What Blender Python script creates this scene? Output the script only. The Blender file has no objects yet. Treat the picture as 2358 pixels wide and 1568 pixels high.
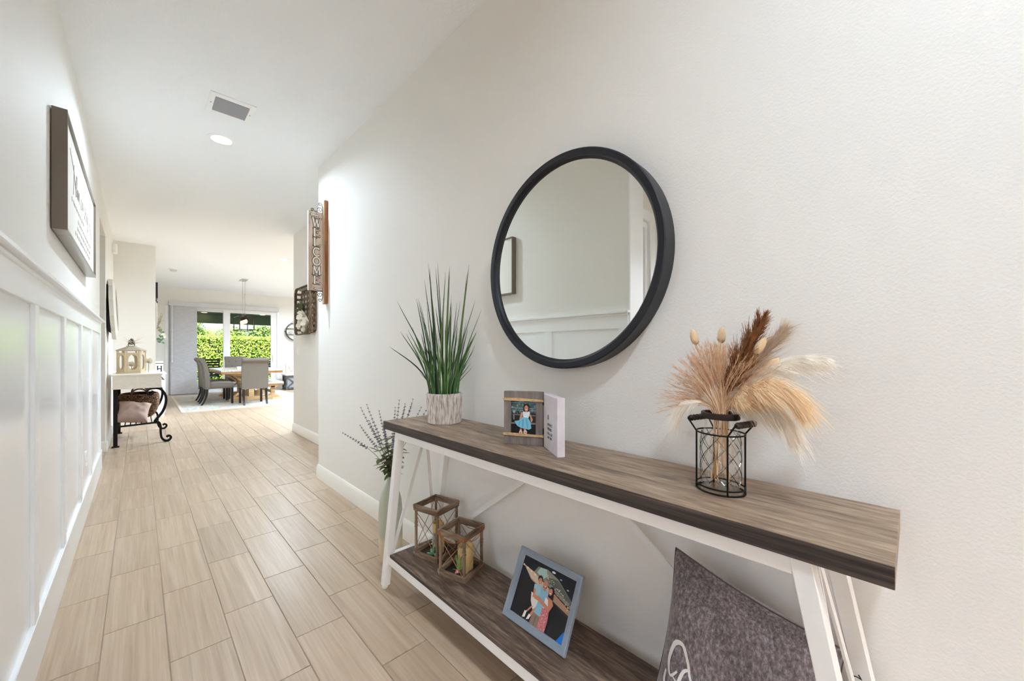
import bpy, bmesh, math, random
from mathutils import Vector, Matrix, noise

SC = bpy.context.scene
COL = SC.collection
PI = math.pi
R = math.radians

# ------------------------------------------------------------------ camera
EYE = 1.2495                      # eye height of the photographer (m)
CEIL = 3.05
cam_d = bpy.data.cameras.new('camera')
cam_d.sensor_width = 36.0
cam_d.lens = 892.0 / 2358.0 * 36.0
cam_d.shift_y = 24.0 / 2358.0
cam_d.clip_start = 0.02
cam_d.clip_end = 200
cam = bpy.data.objects.new('camera', cam_d)
COL.objects.link(cam)
cam.location = (0, 0, EYE)
cam.rotation_euler = (PI / 2, 0, -math.atan(859.0 / 892.0))
SC.camera = cam

# ------------------------------------------------------------------ sky, sun, exposure
world = bpy.data.worlds.new('sky')
SC.world = world
world.use_nodes = True
_n = world.node_tree.nodes
_bg = _n['Background']
_sky = _n.new('ShaderNodeTexSky')
_sky.sky_type = 'NISHITA'
_sky.sun_disc = False
_sky.sun_elevation = R(52)
_sky.sun_rotation = R(200)
_sky.air_density = 0.7
_sky.dust_density = 5.0
_sky.ozone_density = 0.5
world.node_tree.links.new(_sky.outputs['Color'], _bg.inputs['Color'])
_bg.inputs['Strength'].default_value = 0.55

sun_d = bpy.data.lights.new('sun', 'SUN')
sun_d.energy = 2.0
sun_d.angle = R(0.6)
sun_d.color = (1.0, 0.94, 0.82)
sun = bpy.data.objects.new('sun', sun_d)
COL.objects.link(sun)
sun.rotation_euler = (R(42), 0, R(-28))     # shines from behind the house on to the hedge

vs = SC.view_settings
vs.view_transform = 'Standard'
vs.look = 'None'
vs.exposure = 1.08
vs.gamma = 1.0
vs.use_curve_mapping = False
SC.cycles.use_denoising = True
SC.cycles.use_adaptive_sampling = True
SC.cycles.adaptive_threshold = 0.18
SC.cycles.adaptive_min_samples = 16
SC.cycles.use_light_tree = False
SC.cycles.max_bounces = 12
SC.cycles.diffuse_bounces = 11
SC.cycles.glossy_bounces = 3
SC.cycles.transmission_bounces = 4
SC.cycles.transparent_max_bounces = 10
SC.cycles.sample_clamp_indirect = 6.0
SC.cycles.caustics_reflective = False
SC.cycles.caustics_refractive = False

CAN_POWER = 27.0                  # watts of a recessed lamp
CAN_SPREAD = R(165)
CAN_COLOUR = (0.72, 0.86, 1.0)

# ------------------------------------------------------------------ materials
MATS = {}
def s2l(c):
    return tuple(((v / 255.0) / 12.92 if v / 255.0 <= 0.04045 else ((v / 255.0 + 0.055) / 1.055) ** 2.4) for v in c)

def mat(name, rgb, rough=0.6, metal=0.0, spec=0.5, bump=None, trans=0.0, ior=1.45, emit=None, coat=0.0, sheen=0.0, var=None, sss=0.0):
    """rgb in sRGB 0..255. bump=(scale, strength, distance). var=(scale, rgb2, contrast)."""
    if name in MATS:
        return MATS[name]
    m = bpy.data.materials.new(name)
    m.use_nodes = True
    nt = m.node_tree
    b = nt.nodes['Principled BSDF']
    col = s2l(rgb) + (1,)
    b.inputs['Base Color'].default_value = col
    b.inputs['Roughness'].default_value = rough
    b.inputs['Metallic'].default_value = metal
    b.inputs['Specular IOR Level'].default_value = spec
    b.inputs['IOR'].default_value = ior
    b.inputs['Transmission Weight'].default_value = trans
    b.inputs['Coat Weight'].default_value = coat
    b.inputs['Sheen Weight'].default_value = sheen
    if emit:
        b.inputs['Emission Color'].default_value = s2l(emit[0]) + (1,)
        b.inputs['Emission Strength'].default_value = emit[1]
    if bump or var:
        tc = nt.nodes.new('ShaderNodeTexCoord')
    if var:
        nz = nt.nodes.new('ShaderNodeTexNoise')
        nz.inputs['Scale'].default_value = var[0]
        nz.inputs['Detail'].default_value = 6
        nz.inputs['Roughness'].default_value = 0.65
        nt.links.new(tc.outputs['Object'], nz.inputs['Vector'])
        rp = nt.nodes.new('ShaderNodeValToRGB')
        c = var[2] if len(var) > 2 else 0.2
        rp.color_ramp.elements[0].position = 0.5 - c
        rp.color_ramp.elements[1].position = 0.5 + c
        rp.color_ramp.elements[0].color = col
        rp.color_ramp.elements[1].color = s2l(var[1]) + (1,)
        nt.links.new(nz.outputs['Fac'], rp.inputs['Fac'])
        nt.links.new(rp.outputs['Color'], b.inputs['Base Color'])
    if bump:
        nb = nt.nodes.new('ShaderNodeTexNoise')
        nb.inputs['Scale'].default_value = bump[0]
        nb.inputs['Detail'].default_value = 3
        nt.links.new(tc.outputs['Object'], nb.inputs['Vector'])
        bp = nt.nodes.new('ShaderNodeBump')
        bp.inputs['Strength'].default_value = bump[1]
        bp.inputs['Distance'].default_value = bump[2] if len(bump) > 2 else 0.002
        nt.links.new(nb.outputs['Fac'], bp.inputs['Height'])
        nt.links.new(bp.outputs['Normal'], b.inputs['Normal'])
    MATS[name] = m
    return m

def wood(name, dark, mid, light, axis=1, stretch=(1.0, 14.0, 14.0), rough=0.5, scale=3.0, fine=60.0, per_object=False, bump=0.15, rings=0.5, lo=0.32, hi=0.68, spec=0.4):
    """procedural wood; axis = grain axis (0 x, 1 y, 2 z) of object space."""
    if name in MATS:
        return MATS[name]
    m = bpy.data.materials.new(name)
    m.use_nodes = True
    nt = m.node_tree
    L = nt.links.new
    b = nt.nodes['Principled BSDF']
    b.inputs['Roughness'].default_value = rough
    b.inputs['Specular IOR Level'].default_value = spec
    tc = nt.nodes.new('ShaderNodeTexCoord')
    mp = nt.nodes.new('ShaderNodeMapping')
    sc = [stretch[1], stretch[1], stretch[1]]
    sc[axis] = stretch[0]
    mp.inputs['Scale'].default_value = sc
    L(tc.outputs['Object'], mp.inputs['Vector'])
    vec = mp.outputs['Vector']
    oi = nt.nodes.new('ShaderNodeObjectInfo')
    if per_object:
        va = nt.nodes.new('ShaderNodeVectorMath'); va.operation = 'MULTIPLY_ADD'
        cb = nt.nodes.new('ShaderNodeCombineXYZ')
        for i in range(3):
            L(oi.outputs['Random'], cb.inputs[i])
        va.inputs[1].default_value = (37.0, 53.0, 71.0)
        L(cb.outputs[0], va.inputs[0])
        L(vec, va.inputs[2])
        vec = va.outputs[0]
    n1 = nt.nodes.new('ShaderNodeTexNoise')
    n1.inputs['Scale'].default_value = scale
    n1.inputs['Detail'].default_value = 7
    n1.inputs['Roughness'].default_value = 0.6
    n1.inputs['Distortion'].default_value = rings
    L(vec, n1.inputs['Vector'])
    n2 = nt.nodes.new('ShaderNodeTexNoise')
    n2.inputs['Scale'].default_value = fine / 6.0
    n2.inputs['Detail'].default_value = 4
    L(vec, n2.inputs['Vector'])
    mx = nt.nodes.new('ShaderNodeMath'); mx.operation = 'MULTIPLY_ADD'
    L(n2.outputs['Fac'], mx.inputs[0])
    mx.inputs[1].default_value = 0.45
    L(n1.outputs['Fac'], mx.inputs[2])
    ad = nt.nodes.new('ShaderNodeMath'); ad.operation = 'SUBTRACT'
    L(mx.outputs[0], ad.inputs[0])
    ad.inputs[1].default_value = 0.225
    rp = nt.nodes.new('ShaderNodeValToRGB')
    e = rp.color_ramp.elements
    e[0].position = lo; e[0].color = s2l(dark) + (1,)
    e[1].position = hi; e[1].color = s2l(light) + (1,)
    k = e.new(0.5); k.color = s2l(mid) + (1,)
    L(ad.outputs[0], rp.inputs['Fac'])
    out = rp.outputs['Color']
    if per_object:
        hs = nt.nodes.new('ShaderNodeHueSaturation')
        mr = nt.nodes.new('ShaderNodeMapRange')
        mr.inputs['To Min'].default_value = 0.93
        mr.inputs['To Max'].default_value = 1.06
        L(oi.outputs['Random'], mr.inputs['Value'])
        L(mr.outputs['Result'], hs.inputs['Value'])
        L(out, hs.inputs['Color'])
        out = hs.outputs['Color']
    L(out, b.inputs['Base Color'])
    if bump:
        bp = nt.nodes.new('ShaderNodeBump')
        bp.inputs['Strength'].default_value = bump
        bp.inputs['Distance'].default_value = 0.0015
        L(ad.outputs[0], bp.inputs['Height'])
        L(bp.outputs['Normal'], b.inputs['Normal'])
    MATS[name] = m
    return m

def vcol(name, rough=0.6, spec=0.3):
    """flat printed colours carried by the mesh's own colour attribute."""
    if name in MATS:
        return MATS[name]
    m = bpy.data.materials.new(name)
    m.use_nodes = True
    nt = m.node_tree
    b = nt.nodes['Principled BSDF']
    b.inputs['Roughness'].default_value = rough
    b.inputs['Specular IOR Level'].default_value = spec
    a = nt.nodes.new('ShaderNodeVertexColor')
    a.layer_name = 'print'
    nt.links.new(a.outputs['Color'], b.inputs['Base Color'])
    MATS[name] = m
    return m

# ------------------------------------------------------------------ mesh helpers
def bm_new():
    return bmesh.new()

def box(bm, x0, x1, y0, y1, z0, z1, bev=0.0):
    vs_ = [bm.verts.new(p) for p in ((x0, y0, z0), (x1, y0, z0), (x1, y1, z0), (x0, y1, z0), (x0, y0, z1), (x1, y0, z1), (x1, y1, z1), (x0, y1, z1))]
    fs = [bm.faces.new([vs_[i] for i in q]) for q in ((3, 2, 1, 0), (4, 5, 6, 7), (0, 1, 5, 4), (1, 2, 6, 5), (2, 3, 7, 6), (3, 0, 4, 7))]
    if bev:
        es = list({e for f in fs for e in f.edges})
        bmesh.ops.bevel(bm, geom=es, offset=bev, segments=1, affect='EDGES', clamp_overlap=True)
    return vs_

def frame_axes(d, up=Vector((0, 0, 1))):
    d = d.normalized()
    if abs(d.dot(up)) > 0.99:
        up = Vector((0, 1, 0))
    s = d.cross(up).normalized()
    u = s.cross(d).normalized()
    return d, s, u

def bar(bm, p0, p1, w, h, up=(0, 0, 1), bev=0.0):
    """box of width w (sideways) and height h (up) from p0 to p1"""
    p0, p1 = Vector(p0), Vector(p1)
    d, s, u = frame_axes(p1 - p0, Vector(up))
    vs_ = []
    for p in (p0, p1):
        for a, b_ in ((-1, -1), (1, -1), (1, 1), (-1, 1)):
            vs_.append(bm.verts.new(p + s * (a * w / 2) + u * (b_ * h / 2)))
    fs = [bm.faces.new([vs_[i] for i in q]) for q in ((3, 2, 1, 0), (4, 5, 6, 7), (0, 1, 5, 4), (1, 2, 6, 5), (2, 3, 7, 6), (3, 0, 4, 7))]
    if bev:
        es = list({e for f in fs for e in f.edges})
        bmesh.ops.bevel(bm, geom=es, offset=bev, segments=1, affect='EDGES', clamp_overlap=True)

def tube(bm, pts, r, n=8, closed=False, cap=True):
    """round rod along pts; r a number or a list"""
    pts = [Vector(p) for p in pts]
    N = len(pts)
    rs = r if isinstance(r, (list, tuple)) else [r] * N
    rings = []
    prev = None
    for i, p in enumerate(pts):
        if closed:
            d = pts[(i + 1) % N] - pts[i - 1]
        else:
            d = pts[min(i + 1, N - 1)] - pts[max(i - 1, 0)]
        if d.length < 1e-9:
            d = Vector((0, 0, 1))
        d.normalize()
        if prev is None:
            _, s, u = frame_axes(d)
        else:
            s = prev - d * prev.dot(d)
            if s.length < 1e-6:
                _, s, u = frame_axes(d)
            s.normalize()
            u = s.cross(d).normalized()
        prev = s
        rings.append([bm.verts.new(p + (s * math.cos(2 * PI * k / n) + u * math.sin(2 * PI * k / n)) * rs[i]) for k in range(n)])
    M = N if closed else N - 1
    for i in range(M):
        a, b_ = rings[i], rings[(i + 1) % N]
        for k in range(n):
            try:
                bm.faces.new((a[k], a[(k + 1) % n], b_[(k + 1) % n], b_[k]))
            except ValueError:
                pass
    if cap and not closed:
        bm.faces.new(rings[0][::-1])
        bm.faces.new(rings[-1])

def lathe(bm, prof, n=32, c=(0, 0, 0), sx=1.0, sy=1.0, close=False):
    """profile of (r, z) turned about z; sx, sy squash it to an oval"""
    c = Vector(c)
    rings = []
    for r, z in prof:
        if r < 1e-5:
            rings.append([bm.verts.new(c + Vector((0, 0, z)))])
        else:
            rings.append([bm.verts.new(c + Vector((r * sx * math.cos(2 * PI * k / n), r * sy * math.sin(2 * PI * k / n), z))) for k in range(n)])
    P = len(rings)
    for i in range(P if close else P - 1):
        a, b_ = rings[i], rings[(i + 1) % P]
        for k in range(n):
            k2 = (k + 1) % n
            if len(a) == 1 and len(b_) == 1:
                continue
            if len(a) == 1:
                bm.faces.new((a[0], b_[k2], b_[k]))
            elif len(b_) == 1:
                bm.faces.new((a[k], a[k2], b_[0]))
            else:
                bm.faces.new((a[k], a[k2], b_[k2], b_[k]))

def prism(bm, poly, o, ux, uy, depth):
    """polygon (2-D) in the plane o + a*ux + b*uy, thickened by the vector depth"""
    o, ux, uy, depth = Vector(o), Vector(ux), Vector(uy), Vector(depth)
    a = [bm.verts.new(o + ux * p[0] + uy * p[1]) for p in poly]
    b_ = [bm.verts.new(v.co + depth) for v in a]
    n = len(poly)
    bm.faces.new(a)
    bm.faces.new(b_[::-1])
    for i in range(n):
        bm.faces.new((a[(i + 1) % n], a[i], b_[i], b_[(i + 1) % n]))

def sweep(bm, prof, path, closed=True):
    """closed 2-D profile (a = sideways, b = z) along a horizontal path of (point, side vector)"""
    rings = []
    for p, s in path:
        p, s = Vector(p), Vector(s)
        rings.append([bm.verts.new(p + s * a + Vector((0, 0, b_))) for a, b_ in prof])
    n = len(prof)
    for i in range(len(rings) - 1):
        for k in range(n):
            k2 = (k + 1) % n
            bm.faces.new((rings[i][k], rings[i][k2], rings[i + 1][k2], rings[i + 1][k]))
    bm.faces.new(rings[0][::-1])
    bm.faces.new(rings[-1])

def make_mesh(name, bm, m, smooth=None):
    bmesh.ops.recalc_face_normals(bm, faces=bm.faces)
    me = bpy.data.meshes.new(name)
    bm.to_mesh(me)
    bm.free()
    if m is not None:
        me.materials.append(m)
    if smooth is not None:
        for p in me.polygons:
            p.use_smooth = True
        if smooth < 179:
            me.set_sharp_from_angle(angle=R(smooth))
    return me

def obj(name, bm, m, parent=None, smooth=None, loc=None, rot=None):
    me = bm if isinstance(bm, bpy.types.Mesh) else make_mesh(name, bm, m, smooth)
    o = bpy.data.objects.new(name, me)
    COL.objects.link(o)
    if parent is not None:
        o.parent = parent
    if loc is not None:
        o.location = loc
    if rot is not None:
        o.rotation_euler = rot
    return o

def tag(o, label, cat, group=None):
    o['label'] = label
    o['category'] = cat
    if group:
        o['group'] = group
    return o

def thing(name, label, cat, loc=(0, 0, 0), rot=(0, 0, 0), group=None):
    o = bpy.data.objects.new(name, None)
    o.empty_display_size = 0.05
    COL.objects.link(o)
    o.location = loc
    o.rotation_euler = rot
    return tag(o, label, cat, group)

def struct(name, bm, m, label=None, parent=None, smooth=None):
    o = obj(name, bm, m, parent, smooth)
    if parent is None:
        o['kind'] = 'structure'
        if label:
            o['label'] = label
    return o

def copy_tree(o, parent=None):
    c = o.copy()
    COL.objects.link(c)
    c.parent = parent
    for ch in list(o.children):
        copy_tree(ch, c)
    return c

def bez(p0, p1, p2, p3, n=10):
    p0, p1, p2, p3 = map(Vector, (p0, p1, p2, p3))
    out = []
    for i in range(n + 1):
        t = i / n
        out.append(p0 * (1 - t) ** 3 + p1 * 3 * t * (1 - t) ** 2 + p2 * 3 * t * t * (1 - t) + p3 * t ** 3)
    return out

def spline(pts, n=6, closed=False):
    """Catmull-Rom through pts (2-D or 3-D tuples)"""
    P = [Vector(p) for p in pts]
    N = len(P)
    out = []
    for i in range(N if closed else N - 1):
        a = P[(i - 1) % N] if closed or i > 0 else P[0]
        b_, c = P[i], P[(i + 1) % N]
        d = P[(i + 2) % N] if closed or i + 2 < N else P[-1]
        for k in range(n):
            t = k / n
            out.append(0.5 * (2 * b_ + (c - a) * t + (2 * a - 5 * b_ + 4 * c - d) * t * t + (3 * b_ - a - 3 * c + d) * t ** 3))
    if not closed:
        out.append(P[-1].copy())
    return out

def text_mesh(s, size, depth=0.0006, shear=0.0, align='LEFT'):
    cu = bpy.data.curves.new('lettering', 'FONT')
    cu.body = s
    cu.size = size
    cu.extrude = depth
    cu.shear = shear
    cu.align_x = align
    cu.resolution_u = 3
    t = bpy.data.objects.new('lettering', cu)
    COL.objects.link(t)
    dg = bpy.context.evaluated_depsgraph_get()
    me = bpy.data.meshes.new_from_object(t.evaluated_get(dg))
    bpy.data.objects.remove(t)
    bpy.data.curves.remove(cu)
    return me

def print_mesh(name, shapes, w, h, m, parent, eps=0.00012):
    """flat print: shapes = [(rgb, polygon in 0..1 x 0..1)], stacked hair-thin in local xz, facing -y"""
    me = bpy.data.meshes.new(name)
    V, F, Cc = [], [], []
    for i, (rgb, poly) in enumerate(shapes):
        k = len(V)
        for (u, v) in poly:
            V.append(((u - 0.5) * w, -eps * i, v * h))
        F.append(list(range(k, k + len(poly))))
        Cc.append(s2l(rgb) + (1,))
    me.from_pydata(V, [], F)
    at = me.color_attributes.new('print', 'FLOAT_COLOR', 'CORNER')
    li = 0
    for p, c in zip(me.polygons, Cc):
        for _ in p.loop_indices:
            at.data[li].color = c
            li += 1
    me.materials.append(m)
    return obj(name, me, None, parent)

def ell(cx, cy, rx, ry, n=14, a0=0, a1=360):
    return [(cx + rx * math.cos(R(a0 + (a1 - a0) * k / n)), cy + ry * math.sin(R(a0 + (a1 - a0) * k / n))) for k in range(n)]
# ================================================================== SETTING
XR, XL, XA = 1.28, -0.30, 1.733        # right hall wall, left hall wall, alcove wall
YC, YA, YP, YF = 4.09, 6.70, 9.03, 14.62   # hall corner, alcove wall end, partition, far wall

WALL = mat('wall_paint', (236, 234, 229), rough=0.62, spec=0.3, bump=(170, 0.55, 0.0018))
WHITE = mat('trim_paint', (247, 249, 251), rough=0.28, spec=0.5)
CEILM = mat('ceiling_paint', (247, 250, 254), rough=0.9, spec=0.2, bump=(75, 0.5, 0.004))
PANELM = mat('wainscot_paint', (248, 250, 253), rough=0.22, spec=0.5, bump=(120, 0.12, 0.001))

# ---------------- floor of wood-look tiles
GROUT = mat('grout', (182, 165, 146), rough=0.9)
bm = bm_new(); box(bm, -2.6, 7.8, -2.6, 14.8, -0.12, -0.004)
floor = struct('floor', bm, GROUT)
TILE = wood('tile_glaze', (156, 133, 109), (184, 162, 137), (200, 182, 160), axis=1, stretch=(0.75, 26.0), rough=0.36, scale=1.5, fine=26, per_object=True, bump=0.05, rings=0.35, lo=0.14, hi=0.78, spec=0.6)
TW, TL, GAP = 0.2025, 0.6050, 0.0030
tile_cache = {}
def tile_mesh(w, l):
    k = (round(w, 4), round(l, 4))
    if k not in tile_cache:
        bm = bm_new()
        c = 0.0014
        lo = [bm.verts.new(p) for p in ((0, 0, -0.0045), (w, 0, -0.0045), (w, l, -0.0045), (0, l, -0.0045))]
        md = [bm.verts.new(p) for p in ((0, 0, -0.0012), (w, 0, -0.0012), (w, l, -0.0012), (0, l, -0.0012))]
        hi = [bm.verts.new(p) for p in ((c, c, 0), (w - c, c, 0), (w - c, l - c, 0), (c, l - c, 0))]
        bm.faces.new(hi)
        for a, b_ in ((lo, md), (md, hi)):
            for i in range(4):
                bm.faces.new((a[i], a[(i + 1) % 4], b_[(i + 1) % 4], b_[i]))
        tile_cache[k] = make_mesh('tile', bm, TILE)
    return tile_cache[k]

def floor_regions(xa, xb, ya, yb):
    """clip a tile to the open floor of the hall and the room beyond"""
    out = []
    for (rx0, rx1, ry0, ry1) in ((XL + 0.002, XR - 0.002, 0.3, YC), (XL + 0.002, XA - 0.002, YC, YA), (XL + 0.002, 7.6, YA, YP), (0.21, 7.6, YP, YF)):
        x0, x1, y0, y1 = max(xa, rx0), min(xb, rx1), max(ya, ry0), min(yb, ry1)
        if x1 - x0 > 0.012 and y1 - y0 > 0.02:
            out.append((x0, x1, y0, y1))
    if len(out) > 1 and len({(o[0], o[1]) for o in out}) == 1:
        out = [(out[0][0], out[0][1], min(o[2] for o in out), max(o[3] for o in out))]
    return out
field = bm_new()
n_tile = 0
for k in range(-2, 38):
    xa = 0.0885 + TW * k
    ph = 1.868 + (k - 2) * TL / 3.0
    ph -= math.floor(ph / TL) * TL
    for j in range(-1, 25):
        ya = ph + TL * j
        for (x0, x1, y0, y1) in floor_regions(xa, xa + TW, ya, ya + TL):
            far = x1 * 0.694 + y1 * 0.72
            seen = far > 1.45 and y1 < 10.75 and x0 < max(1.30, 0.2587 * y1 + 0.12) and n_tile < 300
            if seen:
                t = obj('tile', tile_mesh(x1 - x0 - GAP, y1 - y0 - GAP), None, floor)
                t.location = (x0 + GAP / 2, y0 + GAP / 2, 0)
                n_tile += 1
            else:
                x0 += GAP / 2; x1 -= GAP / 2; y0 += GAP / 2; y1 -= GAP / 2
                field.faces.new([field.verts.new(p) for p in ((x0, y0, 0), (x1, y0, 0), (x1, y1, 0), (x0, y1, 0))])
for ix in range(-12, 8):            # entry floor around and behind the camera
    for jy in range(-4, 3):
        x0, y0 = 0.0885 + TW * ix, -2.4 + TL * jy + TL * (ix % 3) / 3
        y1 = y0 + TL
        lim = 1.66 if x0 + TW < XL else 0.3
        y1 = min(y1, lim)
        if y1 - y0 < 0.05 or x0 > XR - 0.05:
            continue
        field.faces.new([field.verts.new(p) for p in ((x0 + GAP, y0 + GAP, 0), (min(x0 + TW, XR), y0 + GAP, 0), (min(x0 + TW, XR), y1, 0), (x0 + GAP, y1, 0))])
tf = obj('tile_field', field, TILE, floor)
tf['kind'] = 'stuff'

# ---------------- ceiling and walls
bm = bm_new(); box(bm, -2.7, 7.9, -2.7, 14.9, CEIL, CEIL + 0.25)
struct('ceiling', bm, CEILM)
bm = bm_new()
box(bm, XR, XR + 0.13, -2.4, YC, 0, CEIL)
box(bm, XR + 0.13, XA + 0.13, YC - 0.13, YC, 0, CEIL)
struct('wall_right', bm, WALL)
bm = bm_new(); box(bm, XA, XA + 0.13, YC, YA, 0, CEIL)
struct('wall_alcove', bm, WALL)
YL0, YO0, YO1 = 1.545, 5.98, 6.94
bm = bm_new()
box(bm, XL - 0.20, XL, YL0, YO0, 0, CEIL)
box(bm, XL - 0.20, XL, YO0, YO1, 2.67, CEIL)
box(bm, XL - 0.20, XL, YO1, YP, 0, CEIL)
struct('wall_left', bm, WALL)
bm = bm_new(); box(bm, XL - 0.20, 0.205, YP, YF, 0, CEIL)
struct('wall_partition', bm, WALL)
# side passage behind the left opening
bm = bm_new()
box(bm, XL - 1.75, XL - 1.62, YO0 - 0.4, YO1 + 0.1, 0, CEIL)
box(bm, XL - 1.62, XL - 0.20, YO1, YO1 + 0.1, 0, CEIL)
box(bm, XL - 1.62, XL - 0.20, YO0 - 0.4, YO0 - 0.3, 0, CEIL)
struct('wall_passage', bm, WALL)
# far wall with the slider opening 0.60..3.29 x 0..2.50
bm = bm_new()
box(bm, XL - 0.2, 0.60, YF, YF + 0.16, 0, CEIL)
box(bm, 3.29, 7.7, YF, YF + 0.16, 0, CEIL)
box(bm, 0.60, 3.29, YF, YF + 0.16, 2.52, CEIL)
struct('wall_far', bm, WALL)
bm = bm_new()
box(bm, 7.6, 7.75, 3.9, 6.2, 0, CEIL)
box(bm, 7.6, 7.75, 13.4, YF + 0.16, 0, CEIL)
box(bm, 7.6, 7.75, 6.2, 13.4, 0, 0.25)
box(bm, 7.6, 7.75, 6.2, 13.4, 2.60, CEIL)
box(bm, XA + 0.13, 7.6, 3.9, 4.02, 0, CEIL)
struct('wall_east', bm, WALL)
# entry: door wall behind the camera, side wall and the wall with the narrow window
bm = bm_new()
box(bm, -2.53, -1.05, -2.53, -2.40, 0, CEIL)
box(bm, 0.95, XR + 0.13, -2.53, -2.40, 0, CEIL)
box(bm, -1.05, 0.95, -2.53, -2.40, 2.62, CEIL)
struct('wall_entry', bm, WALL)
bm = bm_new()
box(bm, -2.53, -2.40, -2.40, 0.10, 0, CEIL)
box(bm, -2.53, -2.40, 0.10, 1.0, 0, 0.55)
box(bm, -2.53, -2.40, 0.10, 1.0, 2.45, CEIL)
box(bm, -2.53, -2.40, 1.0, 1.68, 0, CEIL)
struct('wall_entry_side', bm, WALL)
bm = bm_new()
box(bm, -2.53, -0.90, 1.68, 1.80, 0, CEIL)
box(bm, -0.56, -0.50, 1.68, 1.80, 0, CEIL)
box(bm, -0.90, -0.56, 1.68, 1.80, 0, 0.45)
box(bm, -0.90, -0.56, 1.68, 1.80, 2.42, CEIL)
struct('wall_entry_window', bm, WALL)

# ---------------- baseboards (moulded top)
BASE = mat('baseboard_paint', (243, 241, 234), rough=0.3, spec=0.5)
PROF = [(0, 0), (0.016, 0), (0.016, 0.098), (0.0135, 0.104), (0.0135, 0.112), (0.009, 0.120), (0.0075, 0.128), (0.003, 0.133), (0, 0.133)]
def baseboard(name, pts, sides):
    bm = bm_new()
    sweep(bm, PROF, list(zip(pts, sides)))
    return struct(name, bm, BASE, smooth=35)
baseboard('baseboard_right', [(XR, -2.4, 0), (XR, YC, 0), (XA, YC, 0)], [(-1, 0, 0), (-1, 1, 0), (0, 1, 0)])
baseboard('baseboard_alcove', [(XA, YC + 0.02, 0), (XA, YA, 0), (XA + 0.13, YA, 0)], [(-1, 0, 0), (-1, 1, 0), (0, 1, 0)])
baseboard('baseboard_left', [(XL - 0.2, YO1, 0), (XL, YO1, 0), (XL, YP, 0), (0.205, YP, 0)], [(0, -1, 0), (1, -1, 0), (1, -1, 0), (1, -1, 0)])
baseboard('baseboard_partition', [(0.205, YP - 0.016, 0), (0.205, YF, 0)], [(1, 0, 0), (1, 0, 0)])
baseboard('baseboard_far', [(3.36, YF, 0), (7.6, YF, 0)], [(0, -1, 0), (0, -1, 0)])

# ---------------- board and batten wainscot on the left wall
bm = bm_new()
box(bm, XL, XL + 0.040, YL0 - 0.012, YO0, 1.548, 1.567, 0.003)
wains = struct('trim_1', bm, WHITE)
wains['label'] = 'white board and batten wainscot along the left hall wall'
bm = bm_new(); box(bm, XL, XL + 0.016, YL0, YO0 - 0.10, 1.428, 1.548, 0.0015)
struct('top_rail', bm, WHITE, parent=wains)
bm = bm_new(); box(bm, XL, XL + 0.022, YL0, YO0 - 0.08, 1.528, 1.548, 0.004)
struct('cap_moulding', bm, WHITE, parent=wains)
bm = bm_new(); box(bm, XL, XL + 0.018, YL0, YO0, 0, 0.205, 0.002)
struct('bottom_rail', bm, WHITE, parent=wains)
st = [(YL0, YL0 + 0.085), (2.322, 2.407), (3.125, 3.210), (3.965, 4.052), (4.775, 4.858), (YO0 - 0.185, YO0 - 0.10)]
for a, b_ in st:
    bm = bm_new(); box(bm, XL, XL + 0.0155, a, b_, 0.205, 1.428, 0.0015)
    struct('stile', bm, WHITE, parent=wains)
for i in range(5):
    bm = bm_new(); box(bm, XL, XL + 0.0025, st[i][1], st[i + 1][0], 0.205, 1.428)
    struct('panel', bm, PANELM, parent=wains)
bm = bm_new(); box(bm, XL, XL + 0.0025, YO0 - 0.10, YO0, 0.205, 1.548)
struct('panel', bm, PANELM, parent=wains)
bm = bm_new(); box(bm, XL - 0.20, XL + 0.004, YL0 - 0.014, YL0, 0, CEIL)
t2 = struct('trim_2', bm, WHITE)

# ---------------- narrow window of the entry (seen in the round mirror)
def pane_glass(name, refl=0.06, tint=(1, 1, 1)):
    m = bpy.data.materials.new(name)
    m.use_nodes = True
    nt = m.node_tree
    nt.nodes.remove(nt.nodes['Principled BSDF'])
    t = nt.nodes.new('ShaderNodeBsdfTransparent'); t.inputs['Color'].default_value = tint + (1,)
    g = nt.nodes.new('ShaderNodeBsdfGlossy'); g.inputs['Roughness'].default_value = 0.02
    fr = nt.nodes.new('ShaderNodeLayerWeight'); fr.inputs['Blend'].default_value = refl
    mx = nt.nodes.new('ShaderNodeMixShader')
    nt.links.new(fr.outputs['Fresnel'], mx.inputs[0])
    nt.links.new(t.outputs[0], mx.inputs[1]); nt.links.new(g.outputs[0], mx.inputs[2])
    nt.links.new(mx.outputs[0], nt.nodes['Material Output'].inputs['Surface'])
    return m
GLASS = pane_glass('window_glass', 0.12)
def casing(bm, x0, x1, z0, z1, y, w=0.10, d=0.018, sill=True):
    box(bm, x0 - w, x0, y - d, y, z0, z1 + w, 0.003)
    box(bm, x1, min(x1 + w, -0.502) if x1 < 0 else x1 + w, y - d, y, z0, z1 + w, 0.003)
    box(bm, x0, x1, y - d, y, z1, z1 + w, 0.003)
    if sill:
        box(bm, x0 - w, min(x1 + w, -0.502) if x1 < 0 else x1 + w, y - d * 2, y, z0 - 0.03, z0, 0.003)
bm = bm_new(); casing(bm, -0.90, -0.56, 0.45, 2.42, 1.68, w=0.09)
win = struct('window_1', bm, WHITE)
bm = bm_new()
box(bm, -0.90, -0.86, 1.70, 1.75, 0.45, 2.42); box(bm, -0.60, -0.56, 1.70, 1.75, 0.45, 2.42)
box(bm, -0.86, -0.60, 1.70, 1.75, 0.45, 0.50); box(bm, -0.86, -0.60, 1.70, 1.75, 2.37, 2.42)
struct('sash', bm, WHITE, parent=win)
bm = bm_new(); box(bm, -0.86, -0.60, 1.722, 1.728, 0.50, 2.37)
struct('pane', bm, GLASS, parent=win)
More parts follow.
